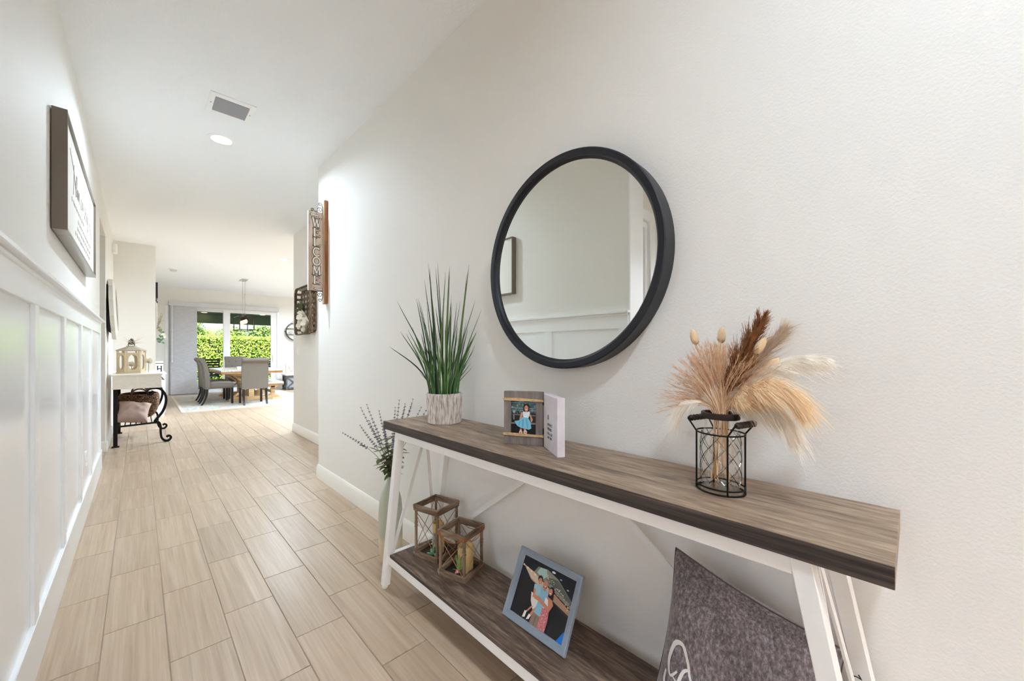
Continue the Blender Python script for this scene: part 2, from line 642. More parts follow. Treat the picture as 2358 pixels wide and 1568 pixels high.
# unseen window in the entry's side wall, put in and sized as a daylight source
bm = bm_new()
for a, b_ in ((0.10, 0.14), (0.96, 1.0)):
    box(bm, -2.49, -2.43, a, b_, 0.55, 2.45)
box(bm, -2.49, -2.43, 0.10, 1.0, 0.55, 0.60); box(bm, -2.49, -2.43, 0.10, 1.0, 2.40, 2.45)
box(bm, -2.40, -2.385, 0.01, 0.10, 0.46, 2.54); box(bm, -2.40, -2.385, 1.0, 1.09, 0.46, 2.54)
box(bm, -2.40, -2.385, 0.10, 1.0, 2.45, 2.54); box(bm, -2.40, -2.365, 0.01, 1.09, 0.46, 0.55)
fill_win2 = struct('window_fill_2', bm, WHITE)
bm = bm_new(); box(bm, -2.463, -2.457, 0.14, 0.96, 0.60, 2.40)
struct('pane', bm, GLASS, parent=fill_win2)
# unseen window wall east of the great room, added to bring in daylight
bm = bm_new()
for k in range(5):
    y = 6.2 + 1.8 * k
    box(bm, 7.63, 7.70, max(6.2, y - 0.04), min(13.4, y + 0.04), 0.25, 2.60)
box(bm, 7.63, 7.70, 6.2, 13.4, 0.25, 0.31); box(bm, 7.63, 7.70, 6.2, 13.4, 2.54, 2.60)
fill_win3 = struct('window_fill_3', bm, WHITE)
for k in range(4):
    bm = bm_new(); box(bm, 7.66, 7.667, 6.24 + 1.8 * k, 7.96 + 1.8 * k, 0.31, 2.54)
    struct('pane', bm, GLASS, parent=fill_win3)
# unseen entry door, its glazed sidelights added to let in daylight fill
bm = bm_new()
box(bm, -1.05, -1.0, -2.49, -2.43, 0, 2.62); box(bm, 0.90, 0.95, -2.49, -2.43, 0, 2.62)
box(bm, -1.0, 0.90, -2.49, -2.43, 2.56, 2.62)
box(bm, -0.55, -0.47, -2.49, -2.43, 0, 2.56); box(bm, 0.37, 0.45, -2.49, -2.43, 0, 2.56)
box(bm, -1.0, -0.55, -2.49, -2.43, 0, 0.3); box(bm, 0.45, 0.90, -2.49, -2.43, 0, 0.3)
door = struct('door_fill_1', bm, WHITE)
for a, b_ in ((-1.0, -0.55), (0.45, 0.90)):
    bm = bm_new(); box(bm, a, b_, -2.463, -2.457, 0.3, 2.56)
    struct('pane', bm, GLASS, parent=door)
bm = bm_new()
box(bm, -0.46, 0.36, -2.485, -2.44, 0.01, 2.55)
for z0, z1 in ((0.25, 0.95), (1.1, 2.35)):
    box(bm, -0.32, 0.22, -2.44, -2.43, z0, z1, 0.004)
struct('door_slab', bm, mat('door_paint', (236, 235, 232), rough=0.35), parent=door)
bm = bm_new(); tube(bm, [(0.29, -2.44, 1.0), (0.29, -2.39, 1.0), (0.18, -2.385, 1.0)], 0.011, 10)
struct('door_handle', bm, mat('satin_nickel', (180, 178, 172), rough=0.3, metal=1.0), parent=door, smooth=40)

# ---------------- recessed ceiling lamps, plus unseen ones added as fill
LENS = mat('lamp_lens', (255, 252, 246), rough=0.5, emit=((246, 250, 255), 6.0))
cans = [((0.507, 4.10), 'recessed ceiling lamp glowing above the hall beside the vent', 67),
        ((2.05, 8.64), 'recessed ceiling lamp glowing beyond the alcove wall', 140),
        ((0.27, -0.42), 'recessed ceiling lamp over the entry behind the viewer', 51),
        ((5.2, 7.2), 'unseen recessed lamp added as fill over the east side of the great room', 200),  # this and the following lamps are out of view, added to brighten the room
        ((5.2, 11.4), 'unseen recessed lamp added as fill over the far east corner of the great room', 200),
        ((3.9, 8.64), 'unseen recessed lamp added as fill over the middle of the great room', 240),
        ((4.3, 10.6), 'unseen recessed lamp added as fill right of the dining table, nearer one', 170),
        ((4.3, 12.5), 'unseen recessed lamp added as fill right of the dining table, farther one', 190)]
for (x, y), lab, pw_ in cans:
    t = thing('recessed_lamp', lab, 'ceiling lamp', (x, y, CEIL), group='recessed ceiling lamps')
    bm = bm_new(); lathe(bm, [(0.072, -0.002), (0.095, -0.003), (0.099, -0.001), (0.099, 0.0), (0.072, 0.0)], 40, close=True)
    obj('trim_ring', bm, WHITE, t, smooth=40)
    bm = bm_new(); lathe(bm, [(0.0, -0.0035), (0.073, -0.0020)], 14)
    obj('lens', bm, LENS, t, smooth=60)
    ld = bpy.data.lights.new('lamp_light', 'AREA')
    ld.shape = 'DISK'; ld.size = 0.14; ld.spread = CAN_SPREAD
    ld.energy = CAN_POWER * pw_ / 100.0
    ld.color = CAN_COLOUR
    lo_ = bpy.data.objects.new('lamp_light', ld); COL.objects.link(lo_)
    lo_.parent = t; lo_.location = (0, 0, -0.006)
# ================================================================== CONSOLE TABLE
WMETAL = mat('white_metal', (238, 237, 234), rough=0.38, spec=0.5)
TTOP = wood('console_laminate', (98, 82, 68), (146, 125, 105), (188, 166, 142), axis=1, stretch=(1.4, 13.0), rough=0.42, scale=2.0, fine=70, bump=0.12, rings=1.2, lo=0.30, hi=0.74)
TEDGE = wood('console_edge', (42, 36, 33), (68, 58, 52), (98, 85, 76), axis=1, stretch=(0.8, 40.0), rough=0.55, scale=2.0, fine=70, bump=0.2, rings=0.6)  # dark laminate, darkened further for the weaker light on the edge
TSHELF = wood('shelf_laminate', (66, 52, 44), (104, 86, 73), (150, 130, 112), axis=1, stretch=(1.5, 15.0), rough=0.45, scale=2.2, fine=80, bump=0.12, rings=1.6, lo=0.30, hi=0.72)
TZ, SZ = 0.888, 0.198
CY = 0.9635
con = thing('console_table', 'long console table with grey-brown wooden top and white metal A-frame against right wall', 'table', (1.08, CY, 0))
def lc(p):                       # world -> console local
    return (p[0] - 1.08, p[1] - CY, p[2])
bm = bm_new(); box(bm, 0.912 - 1.08, 1.246 - 1.08, 0.022 - CY, 1.905 - CY, 0.848, TZ, 0.0012)
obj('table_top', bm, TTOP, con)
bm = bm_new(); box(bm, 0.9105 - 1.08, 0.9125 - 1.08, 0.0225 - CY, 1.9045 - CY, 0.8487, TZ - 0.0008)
obj('front_edge', bm, TEDGE, con)
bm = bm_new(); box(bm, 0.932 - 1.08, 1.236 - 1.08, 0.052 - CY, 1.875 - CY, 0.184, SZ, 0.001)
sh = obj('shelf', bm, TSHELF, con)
bm = bm_new(); box(bm, 0.9312 - 1.08, 0.9322 - 1.08, 0.053 - CY, 1.874 - CY, 0.1845, SZ - 0.0006)
obj('shelf_edge', bm, TEDGE, sh)
LEGY = 0.828                      # outer edge at the top, half length
def leg_poly(s):
    def oy(z):
        return LEGY + 0.165 * (0.848 - z) / 0.848
    zb = 0.018
    p = [(s * oy(0.848), 0.848), (s * oy(zb), zb), (s * (oy(zb) - 0.036), zb), (s * (oy(0.848) - 0.036), 0.848)]
    return p
for s in (1, -1):
    for x0 in (0.918, 1.208):
        bm = bm_new()
        prism(bm, leg_poly(s), (x0 - 1.08, 0, 0), (0, 1, 0), (0, 0, 1), (0.036, 0, 0))
        bmesh.ops.bevel(bm, geom=list(bm.edges), offset=0.0015, segments=1, affect='EDGES')
        lg = obj('leg', bm, WMETAL, con)
        bm = bm_new()
        lathe(bm, [(0, 0), (0.013, 0), (0.016, 0.004), (0.016, 0.016), (0.013, 0.02), (0, 0.02)], 16, (x0 + 0.018 - 1.08, s * (LEGY + 0.165 - 0.018), 0))
        obj('foot_glide', bm, mat('clear_plastic', (226, 226, 222), rough=0.3), lg, smooth=40)
for x0, nm in ((0.920, 'apron_rail'), (1.210, 'apron_rail')):
    bm = bm_new(); box(bm, x0 - 1.08, x0 + 0.032 - 1.08, -LEGY + 0.03, LEGY - 0.03, 0.812, 0.848, 0.0015)
    obj('apron_rail', bm, WMETAL, con)
    bm = bm_new(); box(bm, x0 + 0.012 - 1.08, x0 + 0.034 - 1.08, -0.925, 0.925, 0.142, 0.184, 0.0015)
    obj('shelf_rail', bm, WMETAL, con)
for s in (1, -1):
    bm = bm_new(); box(bm, 0.95 - 1.08, 1.21 - 1.08, s * 0.806 - 0.014, s * 0.806 + 0.014, 0.816, 0.848, 0.0015)
    obj('end_rail', bm, WMETAL, con)
    bm = bm_new(); box(bm, 0.95 - 1.08, 1.21 - 1.08, s * 0.930 - 0.014, s * 0.930 + 0.014, 0.158, 0.196, 0.0015)
    obj('end_rail', bm, WMETAL, con)
    for x1 in (0.952, 1.212):     # inverted V at each end
        bm = bm_new(); bar(bm, (1.080 - 1.08, s * 0.806, 0.835), (x1 - 1.08, s * 0.930, 0.185), 0.018, 0.006, up=(0, 1, 0.2))
        obj('end_brace', bm, WMETAL, con)
    bm = bm_new(); bar(bm, (1.238 - 1.08, s * 0.02, 0.835), (1.238 - 1.08, s * 0.925, 0.172), 0.006, 0.022, up=(0, 0, 1))
    obj('back_brace', bm, WMETAL, con)
    bm = bm_new(); tube(bm, [(0.955 - 1.08, s * 0.803, 0.832), (0.953 - 1.08, s * 0.7905, 0.832)], 0.007, 12)
    obj('bolt', bm, mat('zinc_bolt', (150, 148, 142), rough=0.35, metal=1.0), con, smooth=40)
me = text_mesh('2', 0.026, 0.0003)
me.materials.append(mat('black_ink', (28, 28, 28), rough=0.7))
o = obj('part_number', me, None, con)
o.matrix_local = Matrix.Translation(lc((1.2075, 0.083, 0.485))) @ Matrix(((0, 0, -1, 0), (0.5, 0.87, 0, 0), (0.87, -0.5, 0, 0), (0, 0, 0, 1))).to_4x4()

# ------------------------------------------------------------------ round mirror
BLK = mat('black_frame', (24, 25, 32), rough=0.42, spec=0.5)
MC, MR, MD = (XR, 0.977, 1.607), 0.428, 0.073
mir = thing('round_mirror', 'large round wall mirror with deep black frame above the console table', 'mirror', MC)
def ring_x(bm, prof, n=96):
    """profile of (radius, distance from wall) turned about the x axis"""
    rings = [[bm.verts.new((-d, r * math.cos(2 * PI * k / n), r * math.sin(2 * PI * k / n))) for k in range(n)] for r, d in prof]
    P = len(rings)
    for i in range(P):
        a, b_ = rings[i], rings[(i + 1) % P]
        for k in range(n):
            bm.faces.new((a[k], a[(k + 1) % n], b_[(k + 1) % n], b_[k]))
bm = bm_new()
ring_x(bm, [(MR - 0.001, 0.0), (MR, MD - 0.004), (MR - 0.004, MD), (MR - 0.024, MD), (MR - 0.028, MD - 0.003), (MR - 0.029, MD - 0.010), (MR - 0.034, MD - 0.015), (MR - 0.036, 0.052), (MR - 0.05, 0.050), (MR - 0.05, 0.0)])
obj('frame', bm, BLK, mir, smooth=35)
bm = bm_new()
vv = [bm.verts.new((-0.0525, (MR - 0.037) * math.cos(2 * PI * k / 96), (MR - 0.037) * math.sin(2 * PI * k / 96))) for k in range(96)]
bm.faces.new(vv)
obj('mirror_glass', bm, mat('mirror_silver', (236, 238, 234), rough=0.0, metal=1.0), mir)

# ------------------------------------------------------------------ potted grass on the console
PC = Vector((1.117, 1.655, TZ))
LAT = Vector((0.7203, -0.6937, 0)); DEP = Vector((0.6937, 0.7203, 0))
pot = thing('potted_grass', 'tall green grass in ribbed whitewashed pot on left end of console table', 'plant', PC)
def pot_material():
    m = bpy.data.materials.new('whitewashed_pot'); m.use_nodes = True
    nt = m.node_tree; b = nt.nodes['Principled BSDF']; b.inputs['Roughness'].default_value = 0.75
    tc = nt.nodes.new('ShaderNodeTexCoord'); mp = nt.nodes.new('ShaderNodeMapping'); mp.inputs['Scale'].default_value = (130, 130, 14)
    nz = nt.nodes.new('ShaderNodeTexNoise'); nz.inputs['Scale'].default_value = 1.6; nz.inputs['Detail'].default_value = 5
    rp = nt.nodes.new('ShaderNodeValToRGB')
    e = rp.color_ramp.elements
    e[0].position = 0.36; e[0].color = s2l((158, 140, 124)) + (1,); e[1].position = 0.54; e[1].color = s2l((226, 220, 214)) + (1,)
    nt.links.new(tc.outputs['Object'], mp.inputs[0]); nt.links.new(mp.outputs[0], nz.inputs['Vector'])
    nt.links.new(nz.outputs['Fac'], rp.inputs[0]); nt.links.new(rp.outputs[0], b.inputs['Base Color'])
    return m
bm = bm_new()
N = 132
prof = [(0.0, 0.0), (0.080, 0.0), (0.0835, 0.004), (0.0855, 0.04), (0.087, 0.10), (0.088, 0.146), (0.086, 0.150), (0.080, 0.150), (0.079, 0.140), (0.079, 0.125), (0.0, 0.125)]
rings = []
random.seed(5)
ridge = [random.uniform(-0.0014, 0.0014) + (0.0011 if k % 2 else -0.0011) for k in range(N)]
for i, (r, z) in enumerate(prof):
    if r == 0:
        rings.append([bm.verts.new((0, 0, z))]); continue
    rings.append([bm.verts.new(((r + (ridge[k] if 1 < i < 6 else 0)) * math.cos(2 * PI * k / N), (r + (ridge[k] if 1 < i < 6 else 0)) * math.sin(2 * PI * k / N), z)) for k in range(N)])
for a, b_ in zip(rings, rings[1:]):
    for k in range(N):
        k2 = (k + 1) % N
        if len(a) == 1: bm.faces.new((a[0], b_[k2], b_[k]))
        elif len(b_) == 1: bm.faces.new((a[k], a[k2], b_[0]))
        else: bm.faces.new((a[k], a[k2], b_[k2], b_[k]))
obj('pot', bm, pot_material(), pot)
bm = bm_new(); lathe(bm, [(0, 0.140), (0.04, 0.141), (0.0785, 0.137)], 32)
obj('soil', bm, mat('dark_moss', (58, 48, 34), rough=0.95, bump=(120, 0.9, 0.01)), pot)
def blade_mat(i, base, tip):
    nm = 'grass_blade_%d' % i
    m = bpy.data.materials.new(nm); m.use_nodes = True
    nt = m.node_tree; b = nt.nodes['Principled BSDF']; b.inputs['Roughness'].default_value = 0.42
    tc = nt.nodes.new('ShaderNodeTexCoord'); sx = nt.nodes.new('ShaderNodeSeparateXYZ'); mr = nt.nodes.new('ShaderNodeMapRange')
    mr.inputs['From Min'].default_value = 0.15; mr.inputs['From Max'].default_value = 0.75
    rp = nt.nodes.new('ShaderNodeValToRGB'); e = rp.color_ramp.elements
    e[0].color = s2l(base) + (1,); e[1].color = s2l(tip) + (1,)
    nt.links.new(tc.outputs['Object'], sx.inputs[0]); nt.links.new(sx.outputs['Z'], mr.inputs['Value'])
    nt.links.new(mr.outputs[0], rp.inputs[0]); nt.links.new(rp.outputs[0], b.inputs['Base Color'])
    return m
BL = [blade_mat(0, (62, 112, 50), (42, 62, 38)), blade_mat(1, (36, 68, 34), (26, 36, 28)), blade_mat(2, (96, 138, 64), (88, 98, 60)), blade_mat(3, (46, 88, 42), (68, 72, 56))]
def blade(lat0, dep0, lat1, dep1, z1, w, m, bow=0.0, curl=0.0):
    dep1 = min(dep1, (0.140 - lat1 * 0.7203) / 0.6937)
    p0 = LAT * lat0 + DEP * dep0 + Vector((0, 0, 0.137))
    p3 = LAT * lat1 + DEP * dep1 + Vector((0, 0, z1))
    L = (p3 - p0).length
    p1 = p0 + Vector((0, 0, 1)) * L * 0.35 + (p3 - p0) * 0.12
    p2 = p3 - (p3 - p0).normalized() * L * 0.30 + Vector((0, 0, bow))
    pts = bez(p0, p1, p2, p3, 9)
    bm = bm_new()
    prev = None
    rows = []
    for i, p in enumerate(pts):
        t = i / 9
        d = (pts[min(i + 1, 9)] - pts[max(i - 1, 0)]).normalized()
        s = d.cross(DEP + LAT * curl).normalized()
        nrm = d.cross(s).normalized()
        ww = w * (1 - t) ** 0.62 * (0.55 + 0.45 * min(1, t * 3)) + 0.0004
        rows.append([bm.verts.new(p - s * ww / 2), bm.verts.new(p + nrm * ww * 0.22), bm.verts.new(p + s * ww / 2)])
    for a, b_ in zip(rows, rows[1:]):
        bm.faces.new((a[0], a[1], b_[1], b_[0])); bm.faces.new((a[1], a[2], b_[2], b_[1]))
    me = bpy.data.meshes.new('blade'); bmesh.ops.recalc_face_normals(bm, faces=bm.faces); bm.to_mesh(me); bm.free()
    me.materials.append(m)
    for p in me.polygons: p.use_smooth = True
    return obj('blade', me, None, pot)
random.seed(11)
tips = [(375, 95, 9), (352, 232, 5), (415, 108, 3), (447, 120, 7), (487, 97, 5), (535, 155, 6), (563, 95, 9), (600, 205, 4), (707, 157, 6), (757, 130, 10), (113, 410, 6), (273, 385, 5), (302, 390, 6), (280, 648, 6), (192, 688, 5), (72, 812, 6), (335, 440, 3), (358, 415, 3), (437, 440, 3), (523, 395, 4), (585, 400, 4), (640, 430, 4), (655, 405, 4), (793, 400, 4), (852, 490, 3), (820, 685, 6), (795, 710, 5), (740, 650, 5), (690, 660, 4), (265, 680, 5), (235, 705, 4), (340, 690, 5), (310, 740, 5), (775, 735, 4), (600, 430, 5), (470, 480, 6), (510, 560, 7), (455, 730, 7), (620, 390, 3), (690, 480, 6), (560, 640, 8), (420, 600, 7), (645, 610, 7), (580, 520, 7), (700, 700, 6), (380, 650, 6), (735, 600, 4), (825, 700, 3), (330, 560, 4), (295, 470, 3)]
kpx = 0.000591
for tx, ty, w in tips:
    lat = (tx - 534) * kpx
    z1 = (EYE + (808 - (580 + ty / 3.733)) * 1.967 / 892) - TZ
    l0 = max(-0.066, min(0.066, lat * 0.42 + random.uniform(-0.018, 0.018)))
    d0 = random.uniform(-0.045, 0.045)
    blade(l0, d0, lat, d0 + random.uniform(-0.07, 0.09), z1, w * 0.00135 + 0.002, random.choice(BL[:3] if ty < 600 else BL), bow=0.02 if abs(lat) > 0.12 else 0.0, curl=random.uniform(-0.5, 0.5))
for i in range(46):
    a = random.uniform(-1, 1)
    lat = a * 0.155
    blade(a * 0.06 + random.uniform(-0.012, 0.012), random.uniform(-0.055, 0.055), lat, random.uniform(-0.10, 0.09), random.uniform(0.30, 0.50) - 0.06 * abs(a), random.uniform(0.004, 0.0085), random.choice(BL), curl=random.uniform(-0.6, 0.6))

# ------------------------------------------------------------------ hinged double frame
GREYW = wood('grey_frame_wood', (108, 98, 92), (126, 116, 110), (144, 134, 126), axis=2, stretch=(2, 12), rough=0.7, scale=2, fine=40, bump=0.2)
LILAC = mat('whitewashed_wood', (226, 222, 226), rough=0.7, var=(14, (208, 200, 206), 0.25), bump=(60, 0.2, 0.001))
TWINE = mat('raffia', (226, 200, 160), rough=0.8, var=(90, (186, 150, 104), 0.2))
PRINT = vcol('photo_print', rough=0.5)
dbl = thing('hinged_photo_frame', 'hinged photo frame of a grey wooden side and a white block side on console table', 'photo frame', (1.105, 0.975, TZ))
# left leaf: local x runs from the hinge to the left end, front faces the camera side
a0 = math.atan2(1.11 - 0.975, 1.03 - 1.105)
leaf = bpy.data.objects.new('grey_leaf', None); COL.objects.link(leaf); leaf.parent = dbl
leaf.rotation_euler = (0, 0, a0 + PI)
WL, HL, TH = 0.158, 0.205, 0.020
FW = 0.030
def leaf_part(name, x0, x1, y0, y1, z0, z1, m, bev=0.001):
    bm = bm_new(); box(bm, x0, x1, y0, y1, z0, z1, bev)
    return obj(name, bm, m, leaf)
leaf_part('frame_board', -WL, -0.003, 0, TH, 0, FW + 0.004, GREYW)
leaf_part('frame_board', -WL, -0.003, 0, TH, HL - FW, HL, GREYW)
leaf_part('frame_board', -WL, -WL + FW - 0.002, 0, TH, FW + 0.004, HL - FW, GREYW)
leaf_part('frame_board', -0.003 - FW + 0.002, -0.003, 0, TH, FW + 0.004, HL - FW, GREYW)
leaf_part('backing_board', -WL + 0.004, -0.007, TH * 0.75, TH + 0.003, 0.004, HL - 0.004, GREYW)
for zz in (FW + 0.006, HL - FW - 0.004):
    bm = bm_new()
    for q in range(3):
        tube(bm, [(-WL - 0.002, -0.0025, zz + 0.003 * q), (-WL * 0.6, -0.003, zz + 0.003 * q + 0.001 * (q - 1)), (-WL * 0.3, -0.0028, zz + 0.0028 * q - 0.001), (0.0, -0.0025, zz + 0.0025 * q - 0.002)], 0.0021, 6)
    obj('raffia_band', bm, TWINE, leaf, smooth=60)
pw, ph_ = WL - 0.003 - 2 * FW + 0.004, HL - 2 * FW - 0.004
sk, hair, blue, blue2 = (206, 150, 122), (62, 42, 36), (128, 200, 226), (92, 172, 208)
shapes = [((58, 74, 76), [(0, 0), (1, 0), (1, 1), (0, 1)]), ((96, 126, 132), [(0, .62), (1, .62), (1, 1), (0, 1)])]
random.seed(3)
for i in range(70):
    x, y = random.random(), random.uniform(.60, .99)
    r = random.uniform(.02, .05)
    shapes.append((random.choice([(142, 168, 172), (70, 98, 96), (112, 142, 140), (48, 70, 66), (160, 188, 196)]), [(min(1, max(0, a)), min(1, b_)) for a, b_ in ell(x, y, r, r * .8, 6)]))
for y in (.98, .91, .76, .70):
    shapes.append(((172, 178, 178), [(0, y - .008), (1, y - .008), (1, y + .004), (0, y + .004)]))
shapes += [((26, 22, 22), [(0, 0), (1, 0), (1, .32), (0, .32)]),
           ((150, 138, 128), [(0, .32), (1, .33), (1, .37), (0, .36)]),
           ((44, 40, 40), [(.06, .37), (1, .38), (1, .58), (.06, .60)]),
           ((112, 102, 96), [(.06, .56), (1, .55), (1, .585), (.06, .60)]),
           ((132, 122, 114), [(.08, .44), (.14, .44), (.14, .58), (.08, .58)]),
           (hair, ell(.62, .77, .13, .12)), (hair, [(.49, .78), (.75, .78), (.74, .66), (.52, .66)]),
           (sk, [(.40, .64), (.50, .66), (.46, .52), (.38, .40), (.34, .46)]), (sk, [(.74, .64), (.80, .58), (.88, .46), (.84, .38), (.80, .40), (.78, .52), (.70, .60)]),
           (sk, ell(.62, .755, .078, .088)), ((248, 238, 232), ell(.62, .722, .026, .010)), (hair, ell(.59, .775, .010, .008)), (hair, ell(.655, .775, .010, .008)),
           ((236, 238, 242), [(.50, .68), (.56, .665), (.66, .665), (.74, .68), (.77, .64), (.70, .49), (.50, .50), (.48, .62)]),
           (blue, [(.46, .52), (.70, .50), (.80, .38), (.82, .22), (.72, .18), (.60, .20), (.40, .22), (.24, .28), (.14, .40), (.30, .42), (.40, .46)]),
           (blue2, [(.46, .46), (.52, .46), (.50, .24), (.44, .24)]), (blue2, [(.60, .46), (.64, .46), (.70, .22), (.66, .22)]), (blue2, [(.34, .40), (.38, .41), (.34, .28), (.30, .28)]),
           (sk, [(.36, .20), (.44, .20), (.44, .12), (.36, .12)]), (sk, [(.50, .22), (.60, .20), (.62, .12), (.54, .13)]),
           ((232, 208, 206), ell(.40, .09, .07, .07)), ((232, 208, 206), ell(.58, .11, .075, .06)), (sk, ell(.40, .09, .04, .03)), (sk, ell(.585, .105, .04, .025))]
ph = print_mesh('photograph', shapes, pw, ph_, PRINT, leaf)
ph.location = (-WL / 2 - 0.0015, TH * 0.7, FW + 0.003)
# right leaf: white block
b0 = math.atan2(0.84 - 0.974, 1.024 - 1.108)
blk = bpy.data.objects.new('white_leaf', None); COL.objects.link(blk); blk.parent = dbl
blk.rotation_euler = (0, 0, b0)
bm = bm_new(); box(bm, 0.004, 0.162, 0.0, 0.028, 0, HL - 0.004, 0.0015)
obj('block', bm, LILAC, blk)
INK = mat('script_ink', (70, 62, 66), rough=0.8)
for s_, sz, zz, x in (('&', 0.026, 0.112, 0.052), ('ALWAYS', 0.014, 0.090, 0.050), ('WISHED', 0.014, 0.074, 0.050), ('FOR A LIFE', 0.012, 0.058, 0.050), ('LIKE THIS', 0.012, 0.044, 0.052)):
    me = text_mesh(s_, sz, 0.0002)
    me.materials.append(INK)
    o = obj('lettering', me, None, blk)
    o.matrix_local = Matrix.Translation((x, -0.0004, zz)) @ Matrix.Rotation(PI / 2, 4, 'X')
for zz in (0.045, 0.155):
    bm = bm_new(); box(bm, -0.002, 0.005, 0.001, 0.010, zz, zz + 0.022)
    obj('hinge', bm, mat('dark_hinge', (60, 54, 50), rough=0.5, metal=0.8), dbl)
# ================================================================== ON THE CONSOLE: jar with dried grasses
IRON = mat('black_iron', (30, 27, 26), rough=0.5, metal=0.7)
JC = Vector((1.090, 0.350, TZ))
jrot = R(74)                     # long axis of the oval caddy
cad = thing('wire_caddy', 'oval black wire caddy with wooden grips holding the glass jar', 'caddy', JC, (0, 0, jrot))
A_, B_ = 0.0430, 0.0440                              # corner wires, local
RA, RB = 0.058, 0.052                               # oval rings
def oval(z, ra=RA, rb=RB, n=40):
    return [(ra * math.cos(2 * PI * k / n), rb * math.sin(2 * PI * k / n), z) for k in range(n)]
for z in (0.0025, 0.014, 0.150):
    bm = bm_new(); tube(bm, oval(z), 0.0021 if z > 0.01 else 0.0024, 7, closed=True)
    obj('ring', bm, IRON, cad, smooth=60)
for sx in (1, -1):
    for sy in (1, -1):
        bm = bm_new()
        tube(bm, [(sx * A_, sy * B_ * 0.82, 0.002), (sx * A_, sy * B_ * 0.82, 0.150), (sx * (A_ + 0.022), sy * B_ * 0.92, 0.180), (sx * (A_ + 0.022), sy * B_ * 0.8, 0.183)], 0.0023, 7)
        obj('upright', bm, IRON, cad, smooth=60)
    bm = bm_new()
    pts, rr = [], []
    for i in range(25):
        t = i / 24
        pts.append((sx * (A_ + 0.022), (t - 0.5) * 2 * B_ * 0.86, 0.180))
        rr.append(0.0075 + 0.0011 * math.sin(t * 6 * 2 * PI) - (0.003 if i in (0, 24) else 0))
    tube(bm, pts, rr, 12)
    obj('grip', bm, wood('dark_grip', (34, 22, 18), (50, 34, 28), (70, 50, 40), axis=1, rough=0.45), cad, smooth=50)

def clear_glass(name, tint=(0.985, 0.99, 0.98)):
    m = bpy.data.materials.new(name); m.use_nodes = True
    nt = m.node_tree
    nt.nodes.remove(nt.nodes['Principled BSDF'])
    t = nt.nodes.new('ShaderNodeBsdfTransparent'); t.inputs['Color'].default_value = tint + (1,)
    g = nt.nodes.new('ShaderNodeBsdfGlossy'); g.inputs['Roughness'].default_value = 0.04
    fr = nt.nodes.new('ShaderNodeLayerWeight'); fr.inputs['Blend'].default_value = 0.22
    mx = nt.nodes.new('ShaderNodeMixShader')
    nt.links.new(fr.outputs['Facing'], mx.inputs[0])
    ml = nt.nodes.new('ShaderNodeMath'); ml.operation = 'MULTIPLY'; ml.inputs[1].default_value = 0.55
    nt.links.new(fr.outputs['Facing'], ml.inputs[0]); nt.links.new(ml.outputs[0], mx.inputs[0])
    nt.links.new(t.outputs[0], mx.inputs[1]); nt.links.new(g.outputs[0], mx.inputs[2])
    nt.links.new(mx.outputs[0], nt.nodes['Material Output'].inputs['Surface'])
    return m
JG = clear_glass('jar_glass')
jar = thing('glass_jar', 'clear oval glass jar with diamond pattern and dark rim inside the wire caddy', 'jar', JC, (0, 0, jrot))
jp = [(0.0, 0.016), (0.046, 0.016), (0.0505, 0.022), (0.0515, 0.04), (0.0515, 0.125), (0.049, 0.142), (0.043, 0.156), (0.0395, 0.166), (0.0395, 0.198)]
bm = bm_new(); lathe(bm, jp, 48, sx=0.95, sy=0.86)
obj('jar_body', bm, JG, jar, smooth=50)
bm = bm_new()
for s in (1, -1):                                   # raised diamond lattice on the glass
    for q in range(8):
        pts = []
        for i in range(19):
            t = i / 18
            a = 2 * PI * q / 8 + s * t * 2.2
            z = 0.024 + t * 0.128
            r = 0.0519 if z < 0.125 else 0.0519 - (z - 0.125) * 0.16
            pts.append((0.95 * r * math.cos(a), 0.86 * r * math.sin(a), z))
        tube(bm, pts, 0.0009, 5)
obj('lattice', bm, pane_glass('lattice_glass', 0.5, (0.80, 0.81, 0.79)), jar, smooth=60)['kind'] = 'stuff'
bm = bm_new(); lathe(bm, [(0.040, 0.187), (0.0475, 0.187), (0.0485, 0.194), (0.0475, 0.202), (0.040, 0.202)], 40, sx=0.97, sy=0.90, close=True)
obj('rim', bm, mat('dark_rim', (52, 42, 38), rough=0.4, metal=0.6), jar, smooth=50)
bm = bm_new(); lathe(bm, [(0, 0.0135), (0.047, 0.0135), (0.049, 0.016), (0.0, 0.0165)], 40, sx=0.95, sy=0.86)
obj('jar_base', bm, JG, jar, smooth=50)

# ---- dried grasses. Local frame of the view: lateral LV (image right), depth DV, up
LV = Vector((0.7203, -0.6937, 0)); DV = Vector((0.6937, 0.7203, 0))
# spread mostly along the wall so that nothing pierces it
WY = Vector((0, -1, 0)); WX = Vector((1, 0, 0))
NECK = JC + Vector((0, 0, 0.20))
STRAW = mat('straw', (206, 164, 108), rough=0.8)
def strands(bm, items, n=4):
    """thin three-sided tapering strands: items = (points, r0, r1)"""
    for pts, r0, r1 in items:
        N = len(pts)
        prev = None
        for i, p in enumerate(pts):
            d = (pts[min(i + 1, N - 1)] - pts[max(i - 1, 0)])
            d = d.normalized() if d.length > 0 else Vector((0, 0, 1))
            _, s, u = frame_axes(d)
            r = r0 + (r1 - r0) * i / (N - 1)
            ring = [bm.verts.new(p + (s * math.cos(2 * PI * k / 3) + u * math.sin(2 * PI * k / 3)) * r) for k in range(3)]
            if prev:
                for k in range(3):
                    bm.faces.new((prev[k], prev[(k + 1) % 3], ring[(k + 1) % 3], ring[k]))
            prev = ring
def wpt(y, z, x):                                   # world point as seen on the wall plane
    return Vector((x, y, z))
def keep(p):
    p.x = min(p.x, XR - 0.006)
    return p
